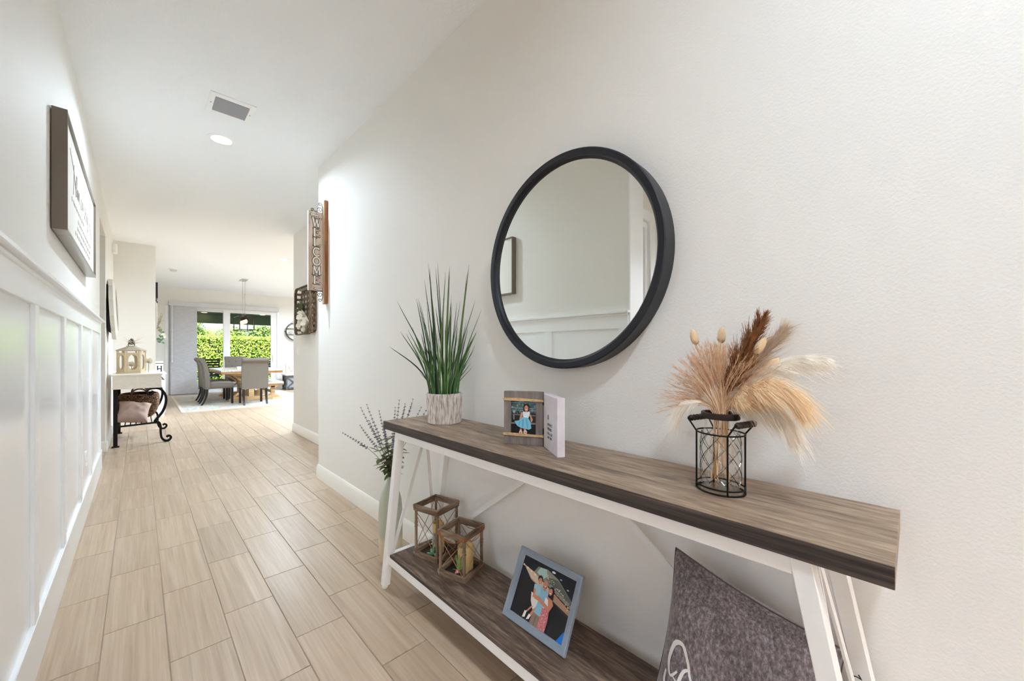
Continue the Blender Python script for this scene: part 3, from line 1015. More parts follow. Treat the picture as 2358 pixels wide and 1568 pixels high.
def plume(name, label, tip, base, mid, m, n, length, spread, droop, thick, group=None, stem_r=0.0016, start=0.25, side=None, seed=1, clumps=60, per=None):
    """feathery head: clumps of curved hairs leaving the axis, drooping under their own weight"""
    random.seed(seed)
    t_ = thing(name, label, 'dried grass', tuple(JC + Vector((0, 0, 0.0175))), group=group)
    off = t_.location
    foot = JC + Vector((random.uniform(-0.022, 0.022), random.uniform(-0.03, 0.03), 0.020))
    neck = NECK + Vector((random.uniform(-0.012, 0.012), random.uniform(-0.018, 0.018), 0.0))
    axis = bez(neck, base, mid, tip, 24)
    bm = bm_new(); tube(bm, [foot - off, neck - off] + [p - off for p in axis[2:]], [stem_r] * 2 + [stem_r * (1 - 0.7 * i / 24) for i in range(2, 25)], 6)
    obj('stem', bm, STRAW, t_, smooth=60)
    items = []
    for c in range(clumps):
        t = start + (1 - start) * (c + random.random()) / clumps
        i = min(23, int(t * 24))
        p = axis[i].lerp(axis[i + 1], t * 24 - i)
        d = (axis[min(24, i + 2)] - axis[max(0, i - 1)]).normalized()
        _, s, u = frame_axes(d)
        a = random.uniform(0, 2 * PI)
        rad = s * math.cos(a) + u * math.sin(a)
        if side is not None:
            rad = (rad + Vector(side) * 0.8).normalized()
        f = (t - start) / (1 - start)
        env = max(0.25, math.sin(PI * (0.20 + 0.74 * f)) ** 0.7)
        Lc = length * (0.75 + 0.5 * random.random()) * env
        sprd = spread * (0.5 + random.random())
        for h in range(n // clumps):
            L = Lc * random.uniform(0.45, 1.1)
            j = Vector((random.gauss(0, 1), random.gauss(0, 1), random.gauss(0, 1))) * L * 0.10
            p0 = p + d * random.uniform(-0.3, 0.3) * Lc * 0.4
            e = p0 + d * L * 0.85 + rad * L * sprd + Vector((0, 0, -droop * L)) + j
            m1 = p0 + d * L * 0.45 + rad * L * sprd * 0.65 + Vector((0, 0, -droop * L * 0.22)) + j * 0.3
            items.append(([keep(q) - off for q in (p0, m1, e)], thick, thick * 0.3))
    bm = bm_new(); strands(bm, items)
    h = obj('plume_head', bm, m, t_)
    h['kind'] = 'stuff'
    return t_
CREAM = mat('pampas_cream', (248, 228, 194), rough=0.9, var=(40, (238, 204, 156), 0.25))
IVORY = mat('pampas_ivory', (252, 250, 244), rough=0.9, var=(40, (244, 234, 216), 0.3))
BROWN = mat('reed_brown', (172, 120, 78), rough=0.9, var=(60, (118, 74, 46), 0.2))
TAN = mat('fountain_tan', (242, 216, 184), rough=0.9, var=(50, (232, 196, 156), 0.25))
GREIGE = mat('reed_greige', (226, 210, 190), rough=0.9, var=(60, (190, 164, 138), 0.25))
# tall brown reed plume
plume('reed_plume', 'dark brown reed plume standing tallest in the glass jar', wpt(0.255, 1.335, 1.10), wpt(0.345, 1.12, 1.09), wpt(0.300, 1.23, 1.09), BROWN, 2400, 0.062, 0.42, 0.0, 0.0010, start=0.30, seed=2, clumps=120)
# ivory and cream pampas drooping to the right
plume('pampas_plume', 'ivory pampas plume arching far right from the glass jar', wpt(0.150, 1.232, 1.120), wpt(0.325, 1.15, 1.09), wpt(0.235, 1.245, 1.10), IVORY, 2600, 0.100, 0.20, 0.38, 0.00055, start=0.20, seed=3, clumps=60)
plume('pampas_plume', 'cream pampas plume curling down at the right of the glass jar', wpt(0.190, 1.150, 1.06), wpt(0.320, 1.13, 1.08), wpt(0.240, 1.205, 1.06), CREAM, 3600, 0.110, 0.22, 0.62, 0.00058, start=0.10, seed=4, clumps=80)
plume('pampas_plume', 'lower ivory pampas plume hanging beside the right wooden grip', wpt(0.205, 1.085, 1.09), wpt(0.310, 1.12, 1.10), wpt(0.240, 1.150, 1.09), IVORY, 2400, 0.090, 0.18, 0.85, 0.00055, start=0.15, seed=5, clumps=50)
plume('pampas_plume', 'short pale pampas plume drooping at the left of the glass jar', wpt(0.452, 1.085, 1.07), wpt(0.375, 1.115, 1.08), wpt(0.425, 1.140, 1.07), IVORY, 1100, 0.060, 0.2, 0.95, 0.0005, start=0.45, seed=6, clumps=26)
# greige reed behind on the right
plume('reed_plume', 'thin greige reed plume leaning right behind the brown reed', wpt(0.222, 1.305, 1.17), wpt(0.335, 1.14, 1.11), wpt(0.275, 1.235, 1.14), GREIGE, 1100, 0.075, 0.34, 0.08, 0.0006, start=0.40, seed=7, clumps=70)
# bunny tails
TAIL = mat('bunny_tail', (226, 198, 160), rough=0.95, bump=(400, 0.6, 0.003))
for i, (y, z, x, rot) in enumerate(((0.420, 1.288, 1.10, 0.25), (0.360, 1.292, 1.13, -0.05), (0.258, 1.262, 1.08, -0.6), (0.240, 1.215, 1.10, -0.95))):
    lab = ('beige bunny tail grass head highest on the left of the bouquet', 'beige bunny tail grass head in the middle of the bouquet', 'tan bunny tail grass head overlapping the brown reed', 'small tan bunny tail head low beside the pampas')[i]
    t_ = thing('bunny_tail', lab, 'dried grass', tuple(JC + Vector((0, 0, 0.0175))), group='bunny tails in the glass jar')
    off = t_.location
    P = wpt(y, z, x)
    neck = NECK + Vector((0.004 * (i - 1.5), 0.008 * (1.5 - i), 0))
    ax = Vector((0, rot, 1)).normalized()
    bm = bm_new(); tube(bm, [neck + Vector((0, 0, -0.17)) - off] + [q - off for q in bez(neck, neck.lerp(P, 0.4) + Vector((0, 0, 0.03)), P - ax * 0.06, P - ax * 0.016, 10)], 0.0009, 5)
    obj('stem', bm, STRAW, t_, smooth=60)
    bm = bm_new(); tube(bm, [P + ax * k - off for k in (-0.022, -0.017, -0.007, 0.005, 0.016, 0.023)], [0.003, 0.0085, 0.0105, 0.010, 0.0065, 0.0015], 12)
    obj('seed_head', bm, TAIL, t_, smooth=60)
# fine fountain grass fan
random.seed(21)
def fan(name, label, n, y_rng, zfun, seed):
    random.seed(seed)
    t_ = thing(name, label, 'dried grass', tuple(JC + Vector((0, 0, 0.0175))))
    off = t_.location
    st_, hd, sd = [], [], []
    bmS, bmH = bm_new(), bm_new()
    for k in range(n):
        f = (k + random.random()) / n
        y = y_rng[0] + (y_rng[1] - y_rng[0]) * f
        z = zfun(f) - abs(random.gauss(0, 0.022))
        x = random.uniform(1.03, 1.20)
        neck = NECK + Vector((random.uniform(-0.016, 0.016), (f - 0.5) * -0.03, 0))
        tip = wpt(y, z, x)
        up = neck + Vector((0, 0, 0.05)) + (tip - neck) * 0.28
        pts = bez(neck, neck.lerp(up, 0.8), neck.lerp(tip, 0.62) + Vector((0, 0, 0.012)), tip, 9)
        low = [neck - off + Vector((random.uniform(-0.024, 0.024), random.uniform(-0.034, 0.034), -0.165))] if k % 14 == 0 else []
        st_.append((low + [p - off for p in pts], 0.0012 if low else 0.0004, 0.00015))
        for q in range(30):
            t = random.uniform(0.35, 1.0)
            i = min(8, int(t * 9))
            p = pts[i].lerp(pts[i + 1], t * 9 - i)
            d = (pts[i + 1] - pts[i]).normalized()
            rad = Vector((random.uniform(-1, 1), random.uniform(-1, 1), random.uniform(-0.4, 1))).normalized()
            e = p + d * 0.012 + rad * 0.0055
            hd.append(([keep(p) - off, keep(e) - off], 0.00042, 0.0002))
    strands(bmS, st_)
    o = obj('stems', bmS, TAN, t_); o['kind'] = 'stuff'
    strands(bmH, hd)
    o = obj('seed_heads', bmH, mat('seed_tan', (238, 208, 174), rough=0.9, var=(60, (196, 150, 112), 0.2)), t_); o['kind'] = 'stuff'
fan('fountain_grass', 'fan of fine tan fountain grass filling the left of the jar bouquet', 190, (0.512, 0.335), lambda f: 1.10 + 0.175 * math.sin(min(1, f * 1.25) * PI / 2), 31)
fan('fountain_grass', 'fan of fine tan fountain grass leaning right under the brown reed', 70, (0.335, 0.215), lambda f: 1.275 - 0.06 * f, 32)

# ================================================================== LOWER SHELF
# ---- two open wooden lanterns with candles
LW = wood('lantern_wood', (84, 66, 50), (122, 100, 80), (162, 142, 118), axis=2, stretch=(2, 16), rough=0.75, scale=2.0, fine=50, bump=0.3)
LWA = [wood('lantern_wood_%d' % q, (84, 66, 50), (126, 104, 83), (168, 148, 124), axis=q, stretch=(2, 16), rough=0.75, scale=2.0, fine=50, bump=0.3) for q in (0, 1)]
ROPE = mat('rope', (156, 122, 88), rough=0.9)
ORNG = mat('rusty_cord', (166, 98, 52), rough=0.8)
CANDLE = mat('candle_wax', (214, 190, 134), rough=0.5, var=(30, (196, 168, 108), 0.3))
def lantern(label, front, ang, side, H, cord):
    """front = nearest corner; local +x runs to the wall side, +y runs to the left"""
    t = thing('wooden_lantern', label, 'lantern', (front[0], front[1], SZ), (0, 0, ang), group='wooden lanterns on the console shelf')
    s = side
    b_ = 0.010
    for (x0, x1, y0, y1) in ((0, s, 0, b_), (0, s, s - b_, s), (0, b_, b_, s - b_), (s - b_, s, b_, s - b_)):
        lw_ = LWA[0] if x1 - x0 > y1 - y0 else LWA[1]
        bm = bm_new(); box(bm, x0, x1, y0, y1, 0, 0.026, 0.001)
        obj('base_rail', bm, lw_, t)
        if cord:
            bm = bm_new(); box(bm, x0, x1, y0, y1, H - 0.030, H, 0.001)
            obj('top_rail', bm, lw_, t)
        else:
            bm = bm_new()
            box(bm, x0 - 0.001, x1 + 0.001, y0 - 0.001, y1 + 0.001, H - 0.009, H, 0.001)
            box(bm, x0, x1, y0, y1, H - 0.020, H - 0.009, 0.001)
            box(bm, x0 + 0.001, x1 - 0.001, y0 + 0.001, y1 - 0.001, H - 0.030, H - 0.020, 0.001)
            obj('top_rail', bm, lw_, t)
    bm = bm_new(); box(bm, b_, s - b_, b_, s - b_, 0, 0.006)
    obj('base_board', bm, mat('dark_board', (52, 38, 30), rough=0.8), t)
    i_ = 0.011
    for cx in (i_, s - i_):
        for cy in (i_, s - i_):
            bm = bm_new()
            bar(bm, (cx, cy, 0.006), (cx, cy, H - 0.012), 0.012, 0.012, up=(1, 0, 0), bev=0.002)
            po = obj('post', bm, LW, t)
            bm = bm_new()
            for zc in (0.09, 0.55, 0.62, 0.90):
                tube(bm, [(cx + 0.0095 * math.cos(a), cy + 0.0095 * math.sin(a), H * zc + 0.0012 * a) for a in [q * PI / 5 for q in range(14)]], 0.0011, 5)
            obj('cord_wrap', bm, ROPE, po)['kind'] = 'stuff'
    z0, z1 = 0.028, H - 0.032
    for (p, q) in (((i_, 0.001), (s - i_, 0.001)), ((0.001, i_), (0.001, s - i_)), ((s - 0.001, i_), (s - 0.001, s - i_)), ((i_, s - 0.001), (s - i_, s - 0.001))):
        for za, zb in ((z0, z1), (z1, z0)):
            bm = bm_new(); tube(bm, [(p[0], p[1], za), (q[0], q[1], zb)], 0.0016, 5)
            obj('twine', bm, ROPE, t, smooth=60)
        if cord:
            bm = bm_new()
            pts = []
            for k in range(11):
                u = k / 10
                pts.append((p[0] + (q[0] - p[0]) * u, p[1] + (q[1] - p[1]) * u, H - 0.016 - 0.030 * 4 * u * (1 - u) ))
            nrm = Vector((0, -1, 0)) if p[1] == q[1] and p[1] < s / 2 else Vector((-1, 0, 0)) if p[0] == q[0] and p[0] < s / 2 else Vector((1, 0, 0)) if p[0] == q[0] else Vector((0, 1, 0))
            tube(bm, [Vector(v) + nrm * 0.003 for v in pts], 0.0016, 5)
            obj('hanging_cord', bm, ORNG, t, smooth=60)
            for e in (pts[0], pts[-1]):
                bm = bm_new()
                ring = []
                for k in range(34):
                    a = k * 2 * PI / 11
                    rr = 0.0025 + 0.0065 * k / 34
                    tang = Vector((0, 0, 1)).cross(nrm)
                    ring.append(Vector(e) + nrm * 0.0025 + tang * rr * math.cos(a) + Vector((0, 0, rr * math.sin(a))))
                tube(bm, ring, 0.0013, 5)
                obj('cord_coil', bm, ORNG, t, smooth=60)
    return t
def at_lantern(front, ang, x, y, z=0.0):
    c, s = math.cos(ang), math.sin(ang)
    return (front[0] + c * x - s * y, front[1] + s * x + c * y, SZ + 0.006 + z)
def candle(label, loc, h, r):
    t = thing('pillar_candle', label, 'candle', loc, group='pillar candles in the lanterns')
    bm = bm_new(); lathe(bm, [(0, 0), (r * 0.97, 0), (r, 0.003), (r, h - 0.003), (r * 0.95, h), (r * 0.78, h), (r * 0.72, h - 0.012), (0, h - 0.016)], 28)
    obj('wax', bm, CANDLE, t, smooth=40)
    bm = bm_new(); tube(bm, [(0, 0, h - 0.016), (0.0005, 0, h - 0.008), (0.001, 0, h - 0.002)], 0.0009, 5)
    obj('wick', bm, mat('wick', (52, 44, 36), rough=0.9), t)
F1, A1, S1, H1 = (1.058, 1.628), math.atan2(0.243, 0.970), 0.168, 0.262
F2, A2, S2, H2 = (1.056, 1.404), math.atan2(0.272, 0.962), 0.160, 0.214
lantern('taller wooden open lantern on the console shelf beside the white table leg', F1, A1, S1, H1, False)
lantern('shorter wooden open lantern with orange cord coils on the console shelf', F2, A2, S2, H2, True)
candle('tall cream pillar candle inside the taller wooden lantern', at_lantern(F1, A1, 0.085, 0.072), 0.155, 0.030)
candle('wide cream pillar candle inside the shorter wooden lantern', at_lantern(F2, A2, 0.088, 0.062), 0.118, 0.037)
# succulent in lantern 1
SUC = mat('succulent_green', (74, 140, 112), rough=0.5, var=(40, (120, 172, 140), 0.25))
pl = thing('artificial_succulent', 'blue-green artificial succulent with pale bloom in the taller lantern', 'plant', at_lantern(F1, A1, 0.034, 0.060))
random.seed(8)
for k in range(9):
    a = k * 2.4
    L = 0.030 + 0.004 * (k % 3)
    el = 0.15 + 0.13 * k
    bm = bm_new()
    tube(bm, [(0, 0, 0.008), (math.cos(a) * L * 0.5 * math.cos(el), math.sin(a) * L * 0.5 * math.cos(el), 0.010 + L * 0.5 * math.sin(el)), (math.cos(a) * L * math.cos(el), math.sin(a) * L * math.cos(el), 0.012 + L * math.sin(el))], [0.002, 0.0085, 0.002], 7)
    obj('leaf', bm, SUC, pl, smooth=60)
bm = bm_new(); tube(bm, [(0, 0, 0), (0.004, 0.004, 0.05), (0.006, 0.0, 0.105)], 0.0022, 6)
obj('stem', bm, SUC, pl, smooth=60)
bm = bm_new()
for k in range(26):
    a, z = k * 2.4, 0.062 + 0.0021 * k
    r = 0.011 * (1 - k / 30)
    bmesh.ops.create_icosphere(bm, subdivisions=1, radius=0.0048, matrix=Matrix.Translation((0.005 + r * math.cos(a), 0.002 + r * math.sin(a), z)))
obj('bloom', bm, mat('pale_bloom', (212, 212, 198), rough=0.8, var=(80, (150, 156, 160), 0.2)), pl, smooth=60)['kind'] = 'stuff'
# fern with pink bloom in lantern 2
FERN = mat('fern_green', (120, 158, 88), rough=0.6, var=(50, (168, 196, 120), 0.25))
pl = thing('artificial_fern', 'light green artificial fern sprig with pink flower in the shorter lantern', 'plant', at_lantern(F2, A2, 0.036, 0.062))
for k in range(8):
    a = k * 0.85
    bm = bm_new()
    tipz = 0.085 if k < 4 else 0.045
    sp = 0.018 if k < 4 else 0.035
    axis = bez((0, 0, 0.004), (0, 0, 0.03), (math.cos(a) * sp * .6, math.sin(a) * sp * .6, tipz * .8), (math.cos(a) * sp, math.sin(a) * sp, tipz), 14)
    items = []
    for i in range(2, 15):
        for s in (-1, 1):
            d = (axis[i] - axis[i - 1]).normalized()
            sd = d.cross(Vector((math.cos(a), math.sin(a), 0.3))).normalized()
            items.append(([axis[i - 1], axis[i - 1] + sd * s * 0.012 * (1.2 - i / 15) + d * 0.009], 0.0013, 0.0004))
    strands(bm, items)
    strands(bm, [(axis, 0.0008, 0.0004)])
    obj('frond', bm, FERN, pl)['kind'] = 'stuff'
bm = bm_new()
for k in range(12):
    a = k * 2.4
    r = 0.0065 * math.sqrt(k / 12)
    bmesh.ops.create_icosphere(bm, subdivisions=1, radius=0.0042, matrix=Matrix.Translation((-0.014 + r * math.cos(a), -0.006 + r * math.sin(a), 0.020 + 0.003 * (k % 3))))
obj('flower', bm, mat('pink_petals', (226, 140, 150), rough=0.7), pl, smooth=60)

# ---- family photograph in a blue-grey moulded frame, leaning back
BGF = mat('blue_grey_frame', (140, 152, 164), rough=0.45)
lean = math.atan2(0.112, 0.232)
FWd, FHt = 0.312, 0.258
fam = thing('family_photo_frame', 'blue-grey moulded frame with family snapshot leaning on the console shelf', 'photo frame', (1.052, 0.983, SZ + 0.0005), (0, 0, -PI / 2))
tilt = bpy.data.objects.new('framed_picture', None); COL.objects.link(tilt); tilt.parent = fam
tilt.rotation_euler = (-lean, 0, 0)
# profile across the moulding: (distance inward, forward)
mp = [(0.0, 0.0), (0.0, 0.012), (0.003, 0.015), (0.007, 0.015), (0.009, 0.012), (0.012, 0.0125), (0.0145, 0.0105), (0.018, 0.0105), (0.020, 0.007), (0.025, 0.0065), (0.0265, 0.003), (0.0265, 0.0)]
bm = bm_new()
W2 = FWd / 2
cor = [(-W2, 0), (W2, 0), (W2, FHt), (-W2, FHt)]
dirs = [(1, 1), (-1, 1), (-1, -1), (1, -1)]
rings = [[bm.verts.new((cx + dx * a, -f, cz + dz * a)) for a, f in mp] for (cx, cz), (dx, dz) in zip(cor, dirs)]
for i in range(4):
    A, Bq = rings[i], rings[(i + 1) % 4]
    for k in range(len(mp)):
        k2 = (k + 1) % len(mp)
        bm.faces.new((A[k], A[k2], Bq[k2], Bq[k]))
obj('moulding', bm, BGF, tilt)
bm = bm_new(); box(bm, -W2 + 0.004, W2 - 0.004, -0.0015, 0.004, 0.004, FHt - 0.004)
obj('backing', bm, mat('black_backing', (24, 23, 22), rough=0.8), tilt)
iw, ih = FWd - 0.053, FHt - 0.053
dk = (30, 29, 31)
sh_ = [((26, 28, 34), [(0, 0), (1, 0), (1, 1), (0, 1)]),
       (dk, [(0, 0), (1, 0), (1, .45), (.62, .52), (.30, .62), (0, .66)]),
       ((58, 46, 40), [(.40, .60), (1, .40), (1, .46), (.55, .63)]),
       ((168, 142, 120), [(0.02, .84), (.24, .80), (1, .52), (1, .44), (.6, .54), (.22, .66)]),
       ((206, 186, 164), [(0.02, .84), (.24, .80), (.62, .66), (.6, .56), (.22, .68)]),
       ((132, 136, 124), [(.24, .80), (.30, .92), (.48, .95), (.70, .88), (1, .66), (1, .54), (.62, .68)]),
       ((166, 196, 188), [(.30, .82), (.34, .92), (.46, .94), (.50, .84), (.44, .76)]),
       ((96, 96, 88), [(.52, .84), (.70, .86), (1, .66), (1, .60), (.60, .74)])]
random.seed(9)
for i in range(90):
    u = random.random(); v = random.random()
    x = .50 + .48 * u
    y = .90 - .28 * u - .13 * v
    r = random.uniform(.005, .014)
    sh_.append((random.choice([(214, 206, 180), (60, 70, 60), (190, 178, 140), (86, 92, 110), (150, 160, 140), (232, 226, 206)]), ell(x, y, r, r * .6, 6)))
for i in range(15):
    sh_.append(((224, 130, 84), ell(.60 + i * .027, .672 - i * .0115, .013, .012, 7)))
for i in range(5):
    sh_.append(((242, 214, 178), ell(.03 + i * .085, .835 - i * .022, .018, .018, 8)))
sh_ += [((222, 226, 230), ell(.60, .955, .035, .018)), ((150, 170, 210), ell(.75, .90, .02, .012)), ((170, 180, 200), ell(.9, .80, .02, .012)),
        ((24, 110, 200), [(.90, 0), (1, 0), (1, .20), (.97, .15)])]
skn = (196, 132, 104)
sh_ += [((138, 118, 100), [(.40, .0), (.55, .0), (.56, .22), (.42, .24)]), ((96, 80, 68), [(.475, .0), (.485, .0), (.49, .16), (.48, .16)]),
        ((140, 190, 212), [(.41, .20), (.57, .18), (.60, .44), (.60, .58), (.55, .63), (.46, .63), (.40, .56)]),
        (skn, ell(.515, .70, .042, .075)), ((88, 60, 50), ell(.515, .655, .03, .022)), ((240, 226, 214), ell(.515, .672, .018, .008)), (skn, [(.495, .60), (.54, .60), (.53, .66), (.50, .66)]),
        ((54, 36, 32), ell(.40, .745, .045, .060)), (skn, ell(.405, .715, .034, .052)), ((240, 226, 214), ell(.41, .695, .013, .006)),
        ((154, 202, 214), [(.32, .62), (.38, .65), (.45, .63), (.46, .46), (.36, .44), (.33, .52)]),
        ((226, 222, 214), [(.30, .48), (.36, .46), (.46, .47), (.45, .30), (.40, .22), (.33, .34)]),
        (skn, [(.33, .55), (.37, .56), (.38, .42), (.34, .40)]), (skn, [(.36, .26), (.40, .28), (.32, .14), (.28, .12)]), (skn, [(.41, .24), (.45, .26), (.40, .10), (.36, .10)]),
        ((238, 230, 220), [(.25, .02), (.30, .04), (.31, .15), (.27, .14)]), ((238, 230, 220), [(.33, .02), (.38, .05), (.40, .12), (.36, .13)]),
        ((40, 28, 28), ell(.645, .64, .050, .085)), ((40, 28, 28), [(.60, .62), (.69, .64), (.71, .42), (.66, .40), (.61, .50)]),
        (skn, ell(.632, .635, .034, .056)), ((244, 232, 222), ell(.630, .612, .016, .007)), (skn, [(.60, .55), (.70, .52), (.69, .40), (.60, .42)]),
        ((230, 228, 224), [(.57, .52), (.62, .50), (.66, .36), (.57, .34)]),
        ((196, 112, 116), [(.56, .34), (.68, .35), (.70, .20), (.69, -.0), (.55, .0)]),
        (skn, [(.69, .52), (.73, .46), (.68, .32), (.46, .40), (.42, .45), (.44, .48), (.65, .40)]), (skn, [(.38, .40), (.46, .40), (.46, .47), (.36, .46)])]
for i in range(60):
    sh_.append(((232, 186, 186), ell(random.uniform(.565, .68), random.uniform(.01, .32), .006, .006, 5)))
sh_ = [(c, [(min(1, max(0, a)), min(1, max(0, b_))) for a, b_ in p]) for c, p in sh_]
pp = print_mesh('photograph', sh_, iw, ih, PRINT, tilt, eps=0.00002)
pp.location = (0, -0.0018, 0.0265)
bm = bm_new(); bar(bm, (0, 0.006, 0.17), (0, 0.0, 0.0), 0.05, 0.003, up=(0, 1, 0))
ez = obj('easel_back', bm, mat('black_backing', (24, 23, 22), rough=0.8), fam)
# easel: from the upper back down to the shelf behind
ez.data = make_mesh('easel_back', (lambda b: (bar(b, (0, math.sin(lean) * 0.17 + 0.006, math.cos(lean) * 0.17), (0, 0.150, 0.002), 0.055, 0.003, up=(0, 1, 0)), b)[1])(bm_new()), mat('black_backing', (24, 23, 22)))

# ---- velvet cushion with white script
def velvet():
    m = bpy.data.materials.new('crushed_velvet'); m.use_nodes = True
    nt = m.node_tree; b = nt.nodes['Principled BSDF']; L = nt.links.new
    b.inputs['Roughness'].default_value = 0.7; b.inputs['Sheen Weight'].default_value = 0.5; b.inputs['Sheen Roughness'].default_value = 0.4
    tc = nt.nodes.new('ShaderNodeTexCoord'); mp = nt.nodes.new('ShaderNodeMapping'); mp.inputs['Scale'].default_value = (34, 34, 17)
    n1 = nt.nodes.new('ShaderNodeTexNoise'); n1.inputs['Scale'].default_value = 4.0; n1.inputs['Detail'].default_value = 9; n1.inputs['Roughness'].default_value = 0.75; n1.inputs['Distortion'].default_value = 0.15
    rp = nt.nodes.new('ShaderNodeValToRGB'); e = rp.color_ramp.elements
    e[0].position = 0.36; e[0].color = s2l((78, 68, 70)) + (1,); e[1].position = 0.66; e[1].color = s2l((178, 170, 172)) + (1,)
    k = e.new(0.5); k.color = s2l((120, 110, 113)) + (1,)
    L(tc.outputs['Object'], mp.inputs[0]); L(mp.outputs[0], n1.inputs['Vector']); L(n1.outputs['Fac'], rp.inputs[0]); L(rp.outputs[0], b.inputs['Base Color'])
    bp = nt.nodes.new('ShaderNodeBump'); bp.inputs['Strength'].default_value = 0.25; bp.inputs['Distance'].default_value = 0.004
    L(n1.outputs['Fac'], bp.inputs['Height']); L(bp.outputs[0], b.inputs['Normal'])
    return m
# corners on the cushion's mid plane (y, z) and plane x leaning back
PC4 = {'tl': (0.500, 0.655), 'tr': (0.110, 0.560), 'br': (0.118, SZ + 0.01), 'bl': (0.540, SZ + 0.006)}
cush = thing('velvet_cushion', 'crushed grey-mauve velvet cushion with white script on the console shelf', 'cushion', (1.12, 0.32, SZ))
def cush_pt(u, v, f):
    """u to the right, v up (0..1), f = thickness side"""
    tl, tr, br, bl = (Vector(PC4[k]) for k in ('tl', 'tr', 'br', 'bl'))
    yz = (bl * (1 - u) + br * u) * (1 - v) + (tl * (1 - u) + tr * u) * v
    # edges pulled in between the corners
    pin_u = 0.025 * math.sin(PI * v) ** 1.0
    pin_v = 0.016 * math.sin(PI * u)
    yz = yz + Vector(((u - 0.5) * 2 * pin_u * 0.6 * -(-1), 0)) * 1.0 - Vector((0, (v - 0.5) * 2 * pin_v))
    prof = max(0.0, (1 - (2 * u - 1) ** 4) * (1 - (2 * v - 1) ** 4)) ** 0.62
    wr = noise.noise(Vector((u * 3.2, v * 3.2, 1.7))) * 0.35 + noise.noise(Vector((u * 7 + v * 4, v * 7, 4.1))) * 0.12
    crease = -0.10 * math.exp(-((u - 0.22 - (0.98 - v) * 0.9) / 0.035) ** 2) * math.exp(-((v - 0.72) / 0.22) ** 2) - 0.12 * math.exp(-((v - 0.74 + 0.35 * (u - 0.45)) / 0.03) ** 2) * math.exp(-((u - 0.55) / 0.2) ** 2)
    th = 0.090 * prof * (1 + wr * 0.5 + crease)
    mid = 1.085 + 0.085 * v
    x = mid - f * th
    return Vector((min(x, XR - 0.008) - 1.12, yz.x - 0.32, yz.y - SZ))
bm = bm_new()
G = 44
for f in (1, -1):
    grid = [[bm.verts.new(cush_pt(i / G, j / G, f)) for i in range(G + 1)] for j in range(G + 1)]
    for j in range(G):
        for i in range(G):
            bm.faces.new((grid[j][i], grid[j][i + 1], grid[j + 1][i + 1], grid[j + 1][i]))
bmesh.ops.remove_doubles(bm, verts=bm.verts, dist=0.0004)
obj('cushion_cover', bm, velvet(), cush, smooth=180)
bm = bm_new()
edge = [cush_pt(i / 30, 1, 1) for i in range(31)] + [cush_pt(1, 1 - i / 30, 1) for i in range(1, 31)] + [cush_pt(1 - i / 30, 0, 1) for i in range(1, 31)] + [cush_pt(0, i / 30, 1) for i in range(1, 30)]
tube(bm, edge, 0.0022, 6, closed=True)
obj('seam_piping', bm, mat('seam_velvet', (92, 82, 84), rough=0.8), cush, smooth=60)
# script strokes in (u, v) of the cushion front
SCRIPT = mat('white_print', (232, 232, 230), rough=0.7)
def stroke(name, uv, w):
    pts = spline(uv, 8)
    bm = bm_new()
    rows = []
    for i, p in enumerate(pts):
        t = i / (len(pts) - 1)
        d = pts[min(i + 1, len(pts) - 1)] - pts[max(i - 1, 0)]
        d = Vector((d.x, d.y)).normalized()
        n_ = Vector((-d.y, d.x))
        ww = w * (0.55 + 0.75 * math.sin(PI * t)) * 0.5
        a = cush_pt(p.x + n_.x * ww, p.y + n_.y * ww, 1); b_ = cush_pt(p.x - n_.x * ww, p.y - n_.y * ww, 1)
        off = Vector((-0.0022, 0, 0))
        rows.append((bm.verts.new(a + off), bm.verts.new(b_ + off)))
    for q, r_ in zip(rows, rows[1:]):
        bm.faces.new((q[0], q[1], r_[1], r_[0]))
    obj(name, bm, SCRIPT, cush)
stroke('script_stroke', [(0.175, 0.42), (0.125, 0.36), (0.10, 0.45), (0.13, 0.56), (0.19, 0.59), (0.235, 0.52), (0.265, 0.44), (0.315, 0.41)], 0.020)
stroke('script_stroke', [(0.26, 0.48), (0.215, 0.44), (0.185, 0.33), (0.135, 0.25), (0.085, 0.29), (0.085, 0.36)], 0.020)
stroke('script_stroke', [(0.145, 0.37), (0.19, 0.355), (0.225, 0.33), (0.24, 0.30)], 0.014)
stroke('script_stroke', [(0.30, 0.27), (0.25, 0.29), (0.21, 0.22), (0.23, 0.13), (0.29, 0.15), (0.31, 0.26), (0.31, 0.14), (0.35, 0.12)], 0.020)
stroke('script_stroke', [(0.37, 0.26), (0.38, 0.13), (0.42, 0.25), (0.44, 0.13), (0.48, 0.25), (0.50, 0.13), (0.54, 0.15)], 0.018)
stroke('script_stroke', [(0.57, 0.26), (0.57, 0.13), (0.61, 0.16)], 0.018)
stroke('script_stroke', [(0.63, 0.14), (0.66, 0.34), (0.64, 0.42), (0.625, 0.30), (0.645, 0.13), (0.68, 0.14)], 0.018)
stroke('script_stroke', [(0.70, 0.26), (0.72, 0.15), (0.76, 0.26), (0.75, 0.08), (0.70, 0.04)], 0.018)

